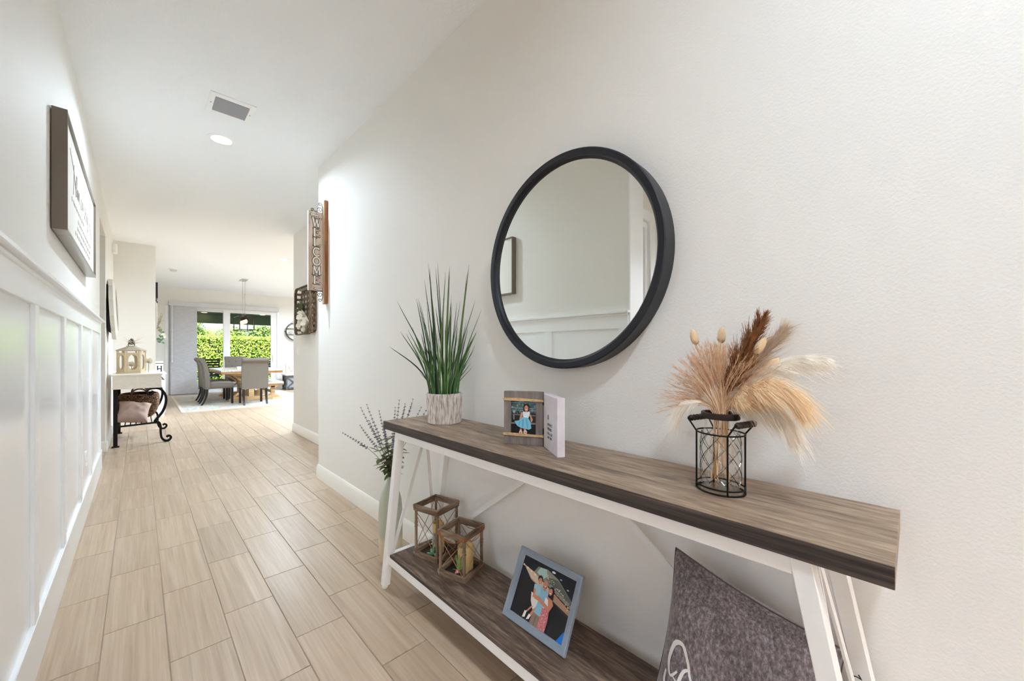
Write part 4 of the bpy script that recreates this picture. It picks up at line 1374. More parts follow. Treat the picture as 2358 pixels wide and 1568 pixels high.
# ================================================================== FLOOR VASE WITH LAVENDER
VC = Vector((1.085, 2.175, 0))
vz = thing('floor_vase', 'slender two-tone celadon and cream vase on floor beside console table', 'vase', VC)
def vase_mat():
    m = bpy.data.materials.new('celadon_glaze'); m.use_nodes = True
    nt = m.node_tree; b = nt.nodes['Principled BSDF']; L = nt.links.new
    b.inputs['Roughness'].default_value = 0.5
    tc = nt.nodes.new('ShaderNodeTexCoord'); sx = nt.nodes.new('ShaderNodeSeparateXYZ'); mr = nt.nodes.new('ShaderNodeMapRange')
    mr.inputs['From Min'].default_value = 0.13; mr.inputs['From Max'].default_value = 0.17
    mx = nt.nodes.new('ShaderNodeMix'); mx.data_type = 'RGBA'
    mx.inputs['A'].default_value = s2l((224, 212, 184)) + (1,); mx.inputs['B'].default_value = s2l((186, 192, 176)) + (1,)
    vo = nt.nodes.new('ShaderNodeTexVoronoi'); vo.inputs['Scale'].default_value = 110
    rp = nt.nodes.new('ShaderNodeValToRGB'); rp.color_ramp.elements[0].position = 0.10; rp.color_ramp.elements[1].position = 0.16
    rp.color_ramp.elements[0].color = s2l((120, 118, 96)) + (1,); rp.color_ramp.elements[1].color = (1, 1, 1, 1)
    ml = nt.nodes.new('ShaderNodeMix'); ml.data_type = 'RGBA'; ml.blend_type = 'MULTIPLY'; ml.inputs['Factor'].default_value = 0.6
    L(tc.outputs['Object'], sx.inputs[0]); L(sx.outputs['Z'], mr.inputs['Value']); L(mr.outputs[0], mx.inputs['Factor'])
    L(tc.outputs['Object'], vo.inputs['Vector']); L(vo.outputs['Distance'], rp.inputs[0])
    L(mx.outputs['Result'], ml.inputs['A']); L(rp.outputs[0], ml.inputs['B']); L(ml.outputs['Result'], b.inputs['Base Color'])
    return m
bm = bm_new()
lathe(bm, [(0, 0), (0.050, 0), (0.056, 0.006), (0.064, 0.05), (0.069, 0.12), (0.070, 0.20), (0.068, 0.30), (0.063, 0.36), (0.052, 0.405), (0.035, 0.44), (0.024, 0.462), (0.0195, 0.485), (0.0195, 0.500), (0.0165, 0.500), (0.0165, 0.46), (0, 0.45)], 40)
obj('vase_body', bm, vase_mat(), vz, smooth=60)
LAV = mat('lavender_bud', (96, 84, 104), rough=0.9, var=(60, (148, 138, 156), 0.25))
SAGE = mat('sage_leaf', (98, 116, 74), rough=0.7, var=(20, (128, 134, 88), 0.25))
GSTEM = mat('grey_stem', (112, 116, 98), rough=0.8)
random.seed(14)
lv = [(-0.283, 0.757, 0.0), (-0.185, 0.905, 0.02), (-0.13, 0.93, -0.03), (-0.085, 0.88, 0.05), (-0.165, 0.81, -0.04), (-0.105, 0.84, -0.06), (-0.06, 0.79, 0.06), (0.022, 0.905, 0.02), (0.052, 0.952, 0.0), (0.075, 0.925, 0.04), (0.095, 0.92, -0.03), (0.112, 0.918, 0.05), (0.128, 0.955, 0.02), (0.175, 0.905, 0.03), (0.245, 0.932, 0.02), (0.04, 0.80, -0.04), (0.10, 0.80, -0.05), (-0.02, 0.82, -0.06)]
ordn = ['first', 'second', 'third', 'fourth', 'fifth', 'sixth', 'seventh', 'eighth', 'ninth', 'tenth', 'eleventh', 'twelfth', 'thirteenth', 'fourteenth', 'fifteenth', 'sixteenth', 'seventeenth', 'last']
order = sorted(range(len(lv)), key=lambda q: lv[q][0])
for i, (la, z, de) in enumerate(lv):
    if i == 0:
        lab = 'lavender stem bending far left out of the floor vase'
    elif i == 14:
        lab = 'lavender stem leaning far right behind the console table top'
    else:
        lab = ordn[order.index(i)] + (' from the left, ' if order.index(i) < 17 else ' on the right, ') + ('low' if z < 0.83 else 'upright') + ' lavender stem in the floor vase'
    t = thing('lavender_stem', lab, 'lavender', tuple(VC + Vector((0, 0, 0.452))), group='lavender stems in the floor vase')
    tip = LV * la + DV * de + Vector((0, 0, z - 0.452))
    if VC.x + tip.x > XR - 0.02:
        tip.x = XR - 0.02 - VC.x
    root = Vector((random.uniform(-0.006, 0.006), random.uniform(-0.006, 0.006), 0.0))
    ax = bez(root, root + Vector((0, 0, 0.16)) + tip * 0.05, root.lerp(tip, 0.62) + Vector((0, 0, 0.05 if i == 0 else 0.02)), tip, 22)
    bm = bm_new(); tube(bm, ax, [0.0018 - 0.0009 * k / 22 for k in range(23)], 5)
    obj('stem', bm, GSTEM, t, smooth=60)
    bm = bm_new()
    for k in range(13, 23):
        for q in range(5):
            a = q * 2 * PI / 5 + k
            p = ax[k]
            d = (ax[min(22, k + 1)] - ax[k - 1]).normalized()
            _, s, u = frame_axes(d)
            rr = 0.0062 * (1.15 - (k - 13) / 14)
            e = p + (s * math.cos(a) + u * math.sin(a)) * rr + d * 0.003
            bmesh.ops.create_icosphere(bm, subdivisions=1, radius=0.0034 * (1.1 - (k - 13) / 18), matrix=Matrix.Translation(e))
    obj('flower_spike', bm, LAV, t)['kind'] = 'stuff'
    for k in (3, 4, 5, 6, 7, 8, 9, 11, 13):
        if random.random() < 0.3 and k > 8:
            continue
        p = ax[k]
        a = random.uniform(0, 2 * PI)
        dirv = Vector((math.cos(a), math.sin(a), random.uniform(-0.3, 0.7))).normalized()
        L = random.uniform(0.040, 0.072)
        if VC.x + p.x + dirv.x * L > XR - 0.01:
            dirv.x = -abs(dirv.x)
        bm = bm_new()
        _, s, u = frame_axes(dirv)
        rows = []
        for q in range(6):
            w = 0.0115 * math.sin(PI * (0.08 + 0.92 * q / 5.4)) 
            c = p + dirv * L * q / 5 + Vector((0, 0, -0.012 * (q / 5) ** 2))
            rows.append((bm.verts.new(c - s * w), bm.verts.new(c - u * w * 0.25), bm.verts.new(c + s * w)))
        for A, Bq in zip(rows, rows[1:]):
            bm.faces.new((A[0], A[1], Bq[1], Bq[0])); bm.faces.new((A[1], A[2], Bq[2], Bq[1]))
        obj('leaf', bm, SAGE, t, smooth=180)
# ================================================================== HALL WALL AND CEILING PIECES
# ---- framed script print on the left wall
TAUPE = mat('taupe_frame', (122, 110, 98), rough=0.18, spec=0.5)
CANV = mat('print_canvas', (234, 231, 224), rough=0.7, bump=(300, 0.1, 0.0005))
pic = thing('framed_print', 'long white script print in deep taupe frame above the left wainscot', 'picture', (XL, 3.64, 1.826))
PW, PH, PD = 1.68, 0.574, 0.055
for (y0, y1, z0, z1) in ((-PW / 2, -PW / 2 + 0.012, 0, PH), (PW / 2 - 0.012, PW / 2, 0, PH), (-PW / 2 + 0.012, PW / 2 - 0.012, 0, 0.012), (-PW / 2 + 0.012, PW / 2 - 0.012, PH - 0.012, PH)):
    bm = bm_new(); box(bm, 0.004, PD, y0, y1, z0, z1, 0.0008)
    obj('frame_side', bm, TAUPE, pic)
bm = bm_new(); box(bm, 0.006, PD - 0.012, -PW / 2 + 0.012, PW / 2 - 0.012, 0.012, PH - 0.012)
obj('canvas', bm, CANV, pic)
PINK = mat('print_ink', (150, 140, 128), rough=0.8)
def wall_script(parent, pts, r=0.0016):
    """pen stroke on the print; pts = (along wall, up)"""
    bm = bm_new()
    tube(bm, [(PD - 0.0118, p.x, p.y) for p in spline(pts, 6)], r, 5)
    obj('pen_stroke', bm, PINK, parent)
# big line: tall looping initials, then small lines of running script
wall_script(pic, [(-0.62, 0.47), (-0.45, 0.40), (-0.37, 0.33), (-0.33, 0.42)])
wall_script(pic, [(-0.45, 0.44), (-0.46, 0.33), (-0.48, 0.27)])
wall_script(pic, [(-0.36, 0.29), (-0.38, 0.35), (-0.30, 0.42), (-0.33, 0.30), (-0.30, 0.35), (-0.27, 0.30), (-0.25, 0.36), (-0.23, 0.30), (-0.20, 0.36), (-0.17, 0.30)])
wall_script(pic, [(-0.06, 0.36), (-0.10, 0.30), (-0.05, 0.30), (-0.01, 0.36), (0.02, 0.31), (0.06, 0.36)])
wall_script(pic, [(0.16, 0.38), (0.12, 0.28), (0.20, 0.35), (0.23, 0.29), (0.28, 0.35), (0.31, 0.29), (0.36, 0.36), (0.33, 0.24), (0.45, 0.33), (0.56, 0.28), (0.62, 0.24)])
for z, a, b_ in ((0.225, -0.55, 0.1), (0.17, -0.25, 0.55), (0.125, -0.28, 0.5), (0.08, -0.38, 0.45)):
    y = a
    while y < b_:
        n = random.randint(3, 6)
        pts = [(y + 0.016 * k, z + (0.014 if k % 2 else -0.004) * (1 + 0.5 * (k % 3 == 1))) for k in range(n + 1)]
        wall_script(pic, pts, 0.0007)
        y += 0.016 * n + 0.03

# ---- outlet on the wainscot, switch plates, chime box
PLATE = mat('switch_plastic', (244, 243, 240), rough=0.35)
def plate(name, label, cat, loc, rotz, gangs=1, outlet=False):
    """plate in local xz, facing -y"""
    t = thing(name, label, cat, loc, (0, 0, rotz))
    w = 0.072 + 0.046 * (gangs - 1)
    bm = bm_new(); box(bm, -w / 2, w / 2, -0.006, 0, -0.058, 0.058, 0.0025)
    obj('cover_plate', bm, PLATE, t)
    for g in range(gangs):
        x = (g - (gangs - 1) / 2) * 0.046
        if outlet:
            for z in (-0.021, 0.021):
                bm = bm_new(); box(bm, x - 0.016, x + 0.016, -0.0075, -0.005, z - 0.014, z + 0.014, 0.001)
                so = obj('socket', bm, PLATE, t)
                for xx in (-0.006, 0.006):
                    bm = bm_new(); box(bm, x + xx - 0.001, x + xx + 0.001, -0.0078, -0.0074, z - 0.004, z + 0.004)
                    obj('slot', bm, mat('slot_black', (40, 40, 40), rough=0.8), so)
        else:
            bm = bm_new(); box(bm, x - 0.016, x + 0.016, -0.0095, -0.005, -0.033, 0.033, 0.0015)
            obj('rocker', bm, PLATE, t)
    return t
plate('wall_outlet', 'white wall outlet low on the left wainscot panel', 'outlet', (XL + 0.0025, 4.42, 0.42), PI / 2, outlet=True)
plate('light_switch', 'single white light switch on the alcove wall below the basket', 'switch', (XA, 6.46, 1.25), -PI / 2)
plate('switch_plate', 'triple white switch plate on far wall beside the sliding door', 'switch', (3.535, YF, 1.25), 0, gangs=3)
bm = bm_new(); box(bm, XL, XL + 0.055, 8.56, 8.72, 2.77, 2.91, 0.008)
ch = obj('door_chime', bm, PLATE)
tag(ch, 'white door chime box high on the left wall near the partition', 'chime')

# ---- ceiling vent
VM = mat('vent_grey', (168, 169, 176), rough=0.5)
vt = thing('ceiling_vent', 'white rectangular ceiling vent with dark louvres above the hall', 'vent', (0.491, 3.515, CEIL))
bm = bm_new()
for (x0, x1, y0, y1) in ((-0.135, -0.101, -0.148, 0.148), (0.101, 0.135, -0.148, 0.148), (-0.101, 0.101, -0.148, -0.098), (-0.101, 0.101, 0.104, 0.148)):
    box(bm, x0, x1, y0, y1, -0.006, 0.0, 0.0015)
obj('vent_frame', bm, WHITE, vt)
bm = bm_new(); box(bm, -0.101, 0.101, -0.098, 0.104, -0.0005, -0.0001)
obj('duct_shade_sheet', bm, mat('duct_dark', (34, 36, 42), rough=0.9), vt)  # flat dark sheet stands in for the unlit duct
for k in range(7):
    y = -0.086 + 0.0285 * k
    bm = bm_new(); bar(bm, (-0.101, y, -0.009), (0.101, y, -0.009), 0.017, 0.0016, up=(0, 0.45, 0.89))
    obj('louvre', bm, VM, vt)
for sx in (-1, 1):
    bm = bm_new(); tube(bm, [(sx * 0.118, 0.0, -0.0075), (sx * 0.118, 0.0, -0.005)], 0.004, 10)
    obj('screw', bm, mat('screw_grey', (128, 128, 128), rough=0.4, metal=0.8), vt)
# ---- smoke detector
sd = thing('smoke_detector', 'white smoke detector on the ceiling before the dining area', 'detector', (0.543, 11.3, CEIL))
bm = bm_new(); lathe(bm, [(0, 0), (0.085, 0), (0.085, -0.012), (0.07, -0.018), (0, -0.018)], 32)
obj('base', bm, PLATE, sd, smooth=40)
bm = bm_new(); lathe(bm, [(0.06, -0.018), (0.06, -0.042), (0.048, -0.052), (0, -0.054)], 32)
obj('cap', bm, mat('detector_grey', (206, 208, 206), rough=0.5), sd, smooth=40)

# ---- WELCOME sign standing out from the right wall
SIGNW = wood('sign_panel_wood', (178, 152, 130), (202, 180, 160), (218, 200, 184), axis=2, stretch=(1.5, 14), rough=0.7, scale=2, fine=40, bump=0.2)
POSTW = wood('sign_post_wood', (124, 72, 40), (156, 98, 58), (184, 128, 84), axis=2, stretch=(1.5, 16), rough=0.6, scale=2, fine=60, bump=0.25)
SIGNC = mat('letter_cream', (238, 230, 218), rough=0.6)
SIGNO = mat('letter_outline', (72, 54, 42), rough=0.7)
sg = thing('welcome_sign', 'vertical wooden WELCOME sign with black scroll brackets on the right wall corner', 'sign', (XR, 3.85, 1.69))
bm = bm_new(); box(bm, -0.033, 0, -0.03, 0.03, 0, 0.97, 0.003)
obj('back_post', bm, POSTW, sg)
bm = bm_new(); box(bm, -0.036, -0.033, -0.026, 0.026, 0.005, 0.965)
obj('post_facing', bm, mat('pale_wood', (222, 198, 168), rough=0.7), sg)
bm = bm_new(); box(bm, -0.164, -0.038, -0.011, 0.011, 0.118, 0.846, 0.0015)
pn = obj('sign_panel', bm, SIGNW, sg)
bm = bm_new(); box(bm, -0.1665, -0.164, -0.0112, 0.0112, 0.118, 0.846)
obj('panel_edge', bm, mat('panel_white', (236, 232, 226), rough=0.7), sg)
def scroll(z, s):
    """wrought scroll above (s=1) or below (s=-1) the panel"""
    def sp(cx, cz, r0, a0, turns, dirn, n=22):
        return [(cx + (r0 * (1 - 0.72 * k / n)) * math.cos(a0 + dirn * turns * 2 * PI * k / n), 0, z + s * (cz + (r0 * (1 - 0.72 * k / n)) * math.sin(a0 + dirn * turns * 2 * PI * k / n))) for k in range(n + 1)]
    for pts in (sp(-0.062, 0.030, 0.023, PI, 1.15, -1), sp(-0.128, 0.016, 0.015, 0.2, 1.2, 1), sp(-0.062, 0.082, 0.017, -0.5, 1.2, 1)):
        bm = bm_new(); tube(bm, pts, 0.0028, 6)
        obj('scroll', bm, IRON, sg, smooth=60)
    for pts in ([(-0.113, 0, z + s * 0.016), (-0.095, 0, z + s * 0.005), (-0.085, 0, z + s * 0.022)], [(-0.045, 0, z + s * 0.074), (-0.038, 0, z + s * 0.05), (-0.039, 0, z + s * 0.004)], [(-0.15, 0, z + s * 0.003), (-0.038, 0, z + s * 0.003)]):
        bm = bm_new(); tube(bm, [p for p in (spline(pts, 6) if len(pts) > 2 else pts)], 0.0028, 6)
        obj('scroll', bm, IRON, sg, smooth=60)
scroll(0.846, 1)
scroll(0.118, -1)
def arc(cx, cy, rx, ry, a0, a1, n=12):
    return [(cx + rx * math.cos(R(a0 + (a1 - a0) * k / n)), cy + ry * math.sin(R(a0 + (a1 - a0) * k / n))) for k in range(n + 1)]
LET = {  # strokes: (polyline, width) in a unit box
    'W': [([(.06, 1), (.30, .02)], .17), ([(.30, .02), (.50, .86)], .10), ([(.50, .86), (.70, .02)], .17), ([(.70, .02), (.94, 1)], .10), ([(-.04, 1), (.22, 1)], .08), ([(.38, .93), (.60, .93)], .07), ([(.80, 1), (1.04, 1)], .08)],
    'E': [([(.26, 0), (.26, 1)], .19), ([(.10, .03), (.86, .03)], .09), ([(.86, .03), (.90, .22)], .07), ([(.10, .97), (.82, .97)], .09), ([(.82, .97), (.86, .78)], .07), ([(.26, .52), (.62, .52)], .08), ([(.62, .64), (.62, .40)], .06)],
    'L': [([(.28, 0), (.28, 1)], .19), ([(.10, .97), (.48, .97)], .08), ([(.10, .03), (.88, .03)], .09), ([(.88, .03), (.93, .26)], .07)],
    'C': [(arc(.52, .5, .40, .47, 50, 310, 16), .16), ([(.80, .82), (.82, .98)], .07), ([(.79, .16), (.86, .05)], .06)],
    'O': [(arc(.50, .5, .40, .47, 0, 360, 22), .16)],
    'M': [([(.16, .02), (.20, 1)], .11), ([(.20, 1), (.50, .16)], .16), ([(.50, .16), (.80, 1)], .10), ([(.80, 1), (.86, .02)], .17), ([(.02, .03), (.32, .03)], .08), ([(.70, .03), (1.0, .03)], .08), ([(.06, .97), (.28, .97)], .08), ([(.74, .97), (.94, .97)], .08)]}
def letter(c, x, z, w, h):
    for grow, m, yy, nm in ((0.055, SIGNO, -0.0125, 'letter_outline'), (0.0, SIGNC, -0.0145, 'letter_face')):
        bm = bm_new()
        for pl_, sw in LET[c]:
            for a, b_ in zip(pl_, pl_[1:]):
                d = Vector((b_[0] - a[0], b_[1] - a[1])).normalized() * ((sw * 0.35 if len(pl_) > 2 else 0.0) + grow)
                p0 = (x + (a[0] - d.x - .5) * w, yy, z + (a[1] - d.y) * h)
                p1 = (x + (b_[0] + d.x - .5) * w, yy, z + (b_[1] + d.y) * h)
                bar(bm, p0, p1, 0.002, (sw + 2 * grow) * w, up=(0, 0.001, 1) if abs(d.x) > abs(d.y) else (1, 0.001, 0))
        o = obj(nm, bm, m, pn)
zt = 0.846
for c, y0, y1 in (('W', 335, 455), ('E', 468, 580), ('L', 592, 703), ('C', 722, 832), ('O', 846, 950), ('M', 960, 1075), ('E', 1090, 1195)):
    k = 0.725 / 1020
    letter(c, -0.096, zt - (y1 - 255) * k, 0.074, (y1 - y0) * k)
for z in (0.815, 0.135):
    bm = bm_new()
    bar(bm, (-0.150 + (0.03 if z < 0.5 else 0), -0.012, z), (-0.075 + (0.03 if z < 0.5 else 0), -0.012, z - 0.004), 0.003, 0.017, up=(0, 0.001, 1))
    obj('knot_plaque', bm, SIGNO, pn)
    bm = bm_new()
    bar(bm, (-0.146 + (0.03 if z < 0.5 else 0), -0.0135, z), (-0.079 + (0.03 if z < 0.5 else 0), -0.0135, z - 0.004), 0.003, 0.010, up=(0, 0.001, 1))
    obj('knot_face', bm, SIGNC, pn)

# ---- flat woven basket with white magnolias on the alcove wall
LATH = wood('basket_lath', (74, 56, 40), (112, 90, 68), (148, 126, 100), axis=2, stretch=(2, 10), rough=0.8, scale=3, fine=40, bump=0.2)
tb = thing('tobacco_basket', 'shallow slatted wooden basket hung on alcove wall behind the WELCOME sign', 'basket', (XA, 5.92, 1.81))
def rrect(hw, hh, r, n=6):
    pts = []
    for cx, cy, a0 in ((hw - r, hh - r, 0), (-hw + r, hh - r, 90), (-hw + r, -hh + r, 180), (hw - r, -hh + r, 270)):
        for k in range(n + 1):
            a = R(a0 + 90 * k / n)
            pts.append((cx + r * math.cos(a), cy + r * math.sin(a)))
    return pts
def hoop(name, hw, hh, r, x0, x1, th):
    bm = bm_new()
    po, pi_ = rrect(hw, hh, r), rrect(hw - th, hh - th, max(0.005, r - th))
    n = len(po)
    A = [bm.verts.new((x0, p[0], p[1])) for p in po]; B = [bm.verts.new((x1, p[0], p[1])) for p in po]
    C_ = [bm.verts.new((x0, p[0], p[1])) for p in pi_]; D = [bm.verts.new((x1, p[0], p[1])) for p in pi_]
    for i in range(n):
        j = (i + 1) % n
        bm.faces.new((A[i], A[j], B[j], B[i])); bm.faces.new((C_[j], C_[i], D[i], D[j]))
        bm.faces.new((B[i], B[j], D[j], D[i])); bm.faces.new((A[j], A[i], C_[i], C_[j]))
    obj(name, bm, LATH, tb)
hoop('front_rim', 0.345, 0.335, 0.09, -0.105, -0.070, 0.012)
hoop('back_hoop', 0.318, 0.308, 0.08, -0.025, -0.004, 0.010)
for k in range(8):
    z = -0.26 + 0.52 * k / 7
    bm = bm_new(); box(bm, -0.018, -0.012, -0.315, 0.315, z - 0.017, z + 0.017)
    obj('cross_lath', bm, LATH, tb)
for k in range(4):
    y = -0.21 + 0.42 * k / 3
    bm = bm_new(); box(bm, -0.012, -0.006, y - 0.015, y + 0.015, -0.305, 0.305)
    obj('upright_lath', bm, LATH, tb)
for s in (-1, 1):
    for k in range(8):
        z = -0.26 + 0.52 * k / 7
        bm = bm_new(); bar(bm, (-0.010, s * 0.312, z), (-0.100, s * 0.338, z), 0.005, 0.034, up=(0, 0, 1))
        obj('side_lath', bm, LATH, tb)
        y = -0.26 + 0.52 * k / 7
        bm = bm_new(); bar(bm, (-0.010, y, s * 0.302), (-0.100, y, s * 0.328), 0.030, 0.005, up=(0, 0, 1))
        obj('side_lath', bm, LATH, tb)
PETAL = mat('white_petal', (240, 234, 222), rough=0.7)
MLEAF = mat('magnolia_leaf', (92, 88, 44), rough=0.45, var=(10, (66, 82, 40), 0.2))
def petal_mesh(bm, c, dirv, up, L, W, cup=0.25):
    dirv = Vector(dirv).normalized(); up = Vector(up).normalized()
    s = dirv.cross(up).normalized(); u = s.cross(dirv).normalized()
    rows = []
    for q in range(6):
        t = q / 5
        w = W * math.sin(PI * (0.10 + 0.84 * t)) ** 0.8 / 2
        p = Vector(c) + dirv * L * t + u * cup * L * (t * t)
        rows.append((bm.verts.new(p - s * w + u * w * 0.35), bm.verts.new(p), bm.verts.new(p + s * w + u * w * 0.35)))
    for A, B in zip(rows, rows[1:]):
        bm.faces.new((A[0], A[1], B[1], B[0])); bm.faces.new((A[1], A[2], B[2], B[1]))
def blossom(name, label, cat, loc, facing, R_, mats=(None, None), parent=None, seed=0, npet=9):
    random.seed(seed)
    f = Vector(facing).normalized()
    _, s, u = frame_axes(f)
    if parent is None:
        t = thing(name, label, cat, loc)
        o0 = Vector((0, 0, 0))
    else:
        t, o0 = parent, Vector(loc)
    for k in range(npet):
        a = k * 2.4
        lay = 0.35 + 0.65 * (k % 3) / 2
        d = (s * math.cos(a) + u * math.sin(a)) * (1.15 - 0.5 * lay) + f * lay * 0.8
        bm = bm_new(); petal_mesh(bm, o0, d, f, R_ * (1.05 - 0.2 * lay), R_ * 0.75, 0.3)
        obj('petal', bm, mats[0] or PETAL, t, smooth=180)
    bm = bm_new(); bmesh.ops.create_icosphere(bm, subdivisions=2, radius=R_ * 0.17, matrix=Matrix.Translation(o0 + f * R_ * 0.12))
    obj('flower_centre', bm, mats[1] or mat('stamen', (214, 186, 120), rough=0.8), t, smooth=60)
    return t
for i, (y, z, r, lab) in enumerate(((5.93, 1.71, 0.13, 'large white magnolia blossom in the middle of the flat basket'), (5.78, 1.62, 0.12, 'white magnolia blossom low on the near side of the flat basket'), (6.02, 1.60, 0.11, 'white magnolia blossom low on the far side of the flat basket'), (5.85, 1.54, 0.09, 'small white magnolia blossom at the bottom of the flat basket'))):
    t = blossom('magnolia_blossom', lab, 'flower', (XA - 0.045, y, z), (-1, -0.25, 0.1), r, seed=40 + i)
    t['group'] = 'magnolias in the flat basket'
sp = thing('magnolia_leaves', 'spray of olive magnolia leaves above the white blossoms in basket', 'leaves', (XA - 0.05, 5.95, 1.83))
for k in range(8):
    a = -0.4 + k * 0.55
    bm = bm_new(); petal_mesh(bm, (0, 0, 0), (-0.35, math.cos(a), math.sin(a) * 0.9 + 0.25), (-1, 0, 0), 0.15, 0.055, 0.15)
    obj('leaf', bm, MLEAF, sp, smooth=180)

# ---- white round mirror on the left wall past the opening
rm = thing('white_round_mirror', 'round mirror with thick white wooden frame on left wall past the opening', 'mirror', (XL + 0.012, 7.46, 1.80), (0, -0.04, 0))
bm = bm_new()
n = 12
def ring_l(prof, bm):
    rings = [[bm.verts.new((d, r * math.cos(2 * PI * (k + .5) / n), r * math.sin(2 * PI * (k + .5) / n))) for k in range(n)] for r, d in prof]
    for i in range(len(rings)):
        a, b_ = rings[i], rings[(i + 1) % len(rings)]
        for k in range(n):
            bm.faces.new((a[k], a[(k + 1) % n], b_[(k + 1) % n], b_[k]))
ring_l([(0.41, 0.015), (0.41, 0.055), (0.30, 0.075), (0.295, 0.06), (0.295, 0.015)], bm)
obj('frame', bm, mat('whitewash_frame', (226, 222, 214), rough=0.6), rm)
bm = bm_new(); bm.faces.new([bm.verts.new((0.05, 0.296 * math.cos(2 * PI * (k + .5) / n), 0.296 * math.sin(2 * PI * (k + .5) / n))) for k in range(n)])
obj('mirror_glass', bm, mat('mirror_silver', (236, 238, 234)), rm)
bm = bm_new(); box(bm, -0.010, 0.016, -0.33, 0.33, -0.30, 0.30)
obj('back_board', bm, mat('black_backing', (24, 23, 22)), rm)

# ================================================================== LANTERN TABLE BY THE LEFT WALL
WWASH = mat('whitewashed_table', (244, 240, 232), rough=0.6, var=(25, (232, 225, 212), 0.25), bump=(60, 0.2, 0.001))
TX0, TX1, TY0, TY1, TTZ = -0.245, 0.222, 7.12, 8.40, 0.942
ht = thing('hall_table', 'whitewashed hall table with scrolled black iron legs against the left wall', 'table', (0, 7.76, 0))
def hb(name, x0, x1, y0, y1, z0, z1, m, bev=0.002):
    bm = bm_new(); box(bm, x0, x1, y0 - 7.76, y1 - 7.76, z0, z1, bev)
    return obj(name, bm, m, ht)
hb('table_top', TX0 - 0.012, TX1 + 0.012, TY0 - 0.012, TY1 + 0.012, TTZ - 0.022, TTZ, WWASH)
hb('front_apron', TX0, TX1, TY0, TY0 + 0.02, 0.752, TTZ - 0.022, WWASH)
hb('back_apron', TX0, TX1, TY1 - 0.02, TY1, 0.752, TTZ - 0.022, WWASH)
hb('side_apron', TX1 - 0.02, TX1, TY0 + 0.02, TY1 - 0.02, 0.752, TTZ - 0.022, WWASH)
hb('side_apron', TX0, TX0 + 0.02, TY0 + 0.02, TY1 - 0.02, 0.752, TTZ - 0.022, WWASH)
hb('apron_bead', TX0 - 0.006, TX1 + 0.006, TY0 - 0.006, TY0, 0.752, 0.772, WWASH)
hb('apron_bead', TX1, TX1 + 0.006, TY0, TY1, 0.752, 0.772, WWASH)
for i, y in enumerate((TY0 + 0.25, TY0 + 0.62, TY0 + 0.99)):
    bm = bm_new(); tube(bm, [(TX1, y - 7.76, 0.85), (TX1 + 0.03, y - 7.76, 0.85), (TX1 + 0.034, y - 7.76 + 0.02, 0.84), (TX1 + 0.034, y - 7.76 + 0.05, 0.84), (TX1 + 0.03, y - 7.76 + 0.07, 0.85), (TX1, y - 7.76 + 0.07, 0.85)], 0.005, 6)
    obj('drawer_pull', bm, IRON, ht, smooth=60)
def strap(name, pts, w, th, y, parent):
    """flat iron strap bent in the xz plane, w wide along y"""
    P = spline(pts, 7)
    bm = bm_new()
    rows = []
    for i, p in enumerate(P):
        d = (P[min(i + 1, len(P) - 1)] - P[max(i - 1, 0)])
        d = Vector((d.x, d.y)).normalized(); n_ = Vector((-d.y, d.x)) * th / 2
        rows.append([bm.verts.new((p.x + n_.x, y - w / 2, p.y + n_.y)), bm.verts.new((p.x + n_.x, y + w / 2, p.y + n_.y)), bm.verts.new((p.x - n_.x, y + w / 2, p.y - n_.y)), bm.verts.new((p.x - n_.x, y - w / 2, p.y - n_.y))])
    for A, B in zip(rows, rows[1:]):
        for k in range(4):
            bm.faces.new((A[k], A[(k + 1) % 4], B[(k + 1) % 4], B[k]))
    bm.faces.new(rows[0]); bm.faces.new(rows[-1][::-1])
    return obj(name, bm, IRON, parent, smooth=40)
for y in (TY0 + 0.05 - 7.76, TY1 - 0.05 - 7.76):
    bm = bm_new(); box(bm, TX0 + 0.005, TX0 + 0.045, y - 0.02, y + 0.02, 0.012, 0.752, 0.002)
    lg = obj('back_leg', bm, IRON, ht)
    bm = bm_new(); box(bm, TX0 - 0.012, TX0 + 0.062, y - 0.034, y + 0.034, 0, 0.014, 0.003)
    obj('foot_plate', bm, IRON, lg)
    strap('scroll_leg', [(0.10, 0.735), (0.16, 0.745), (0.22, 0.72), (0.262, 0.64), (0.268, 0.54), (0.235, 0.42), (0.165, 0.31), (0.155, 0.285)], 0.05, 0.028, y, ht)
    strap('scroll_leg', [(0.155, 0.29), (0.195, 0.275), (0.212, 0.23), (0.215, 0.13), (0.225, 0.06), (0.255, 0.018), (0.29, 0.012), (0.315, 0.035), (0.318, 0.062), (0.295, 0.078), (0.275, 0.062)], 0.05, 0.024, y, ht)
    strap('scroll_leg', [(0.10, 0.735), (0.075, 0.70), (0.09, 0.665), (0.125, 0.66), (0.14, 0.69), (0.12, 0.705)], 0.045, 0.022, y, ht)
    bm = bm_new(); bar(bm, (TX0 + 0.03, y, 0.262), (0.17, y, 0.275), 0.014, 0.022)
    obj('shelf_bar', bm, IRON, ht)
for k in range(7):
    x = TX0 + 0.06 + 0.052 * k
    bm = bm_new(); tube(bm, [(x, TY0 + 0.05 - 7.76, 0.272), (x, TY1 - 0.05 - 7.76, 0.272)], 0.006, 6)
    obj('shelf_rod', bm, IRON, ht, smooth=60)

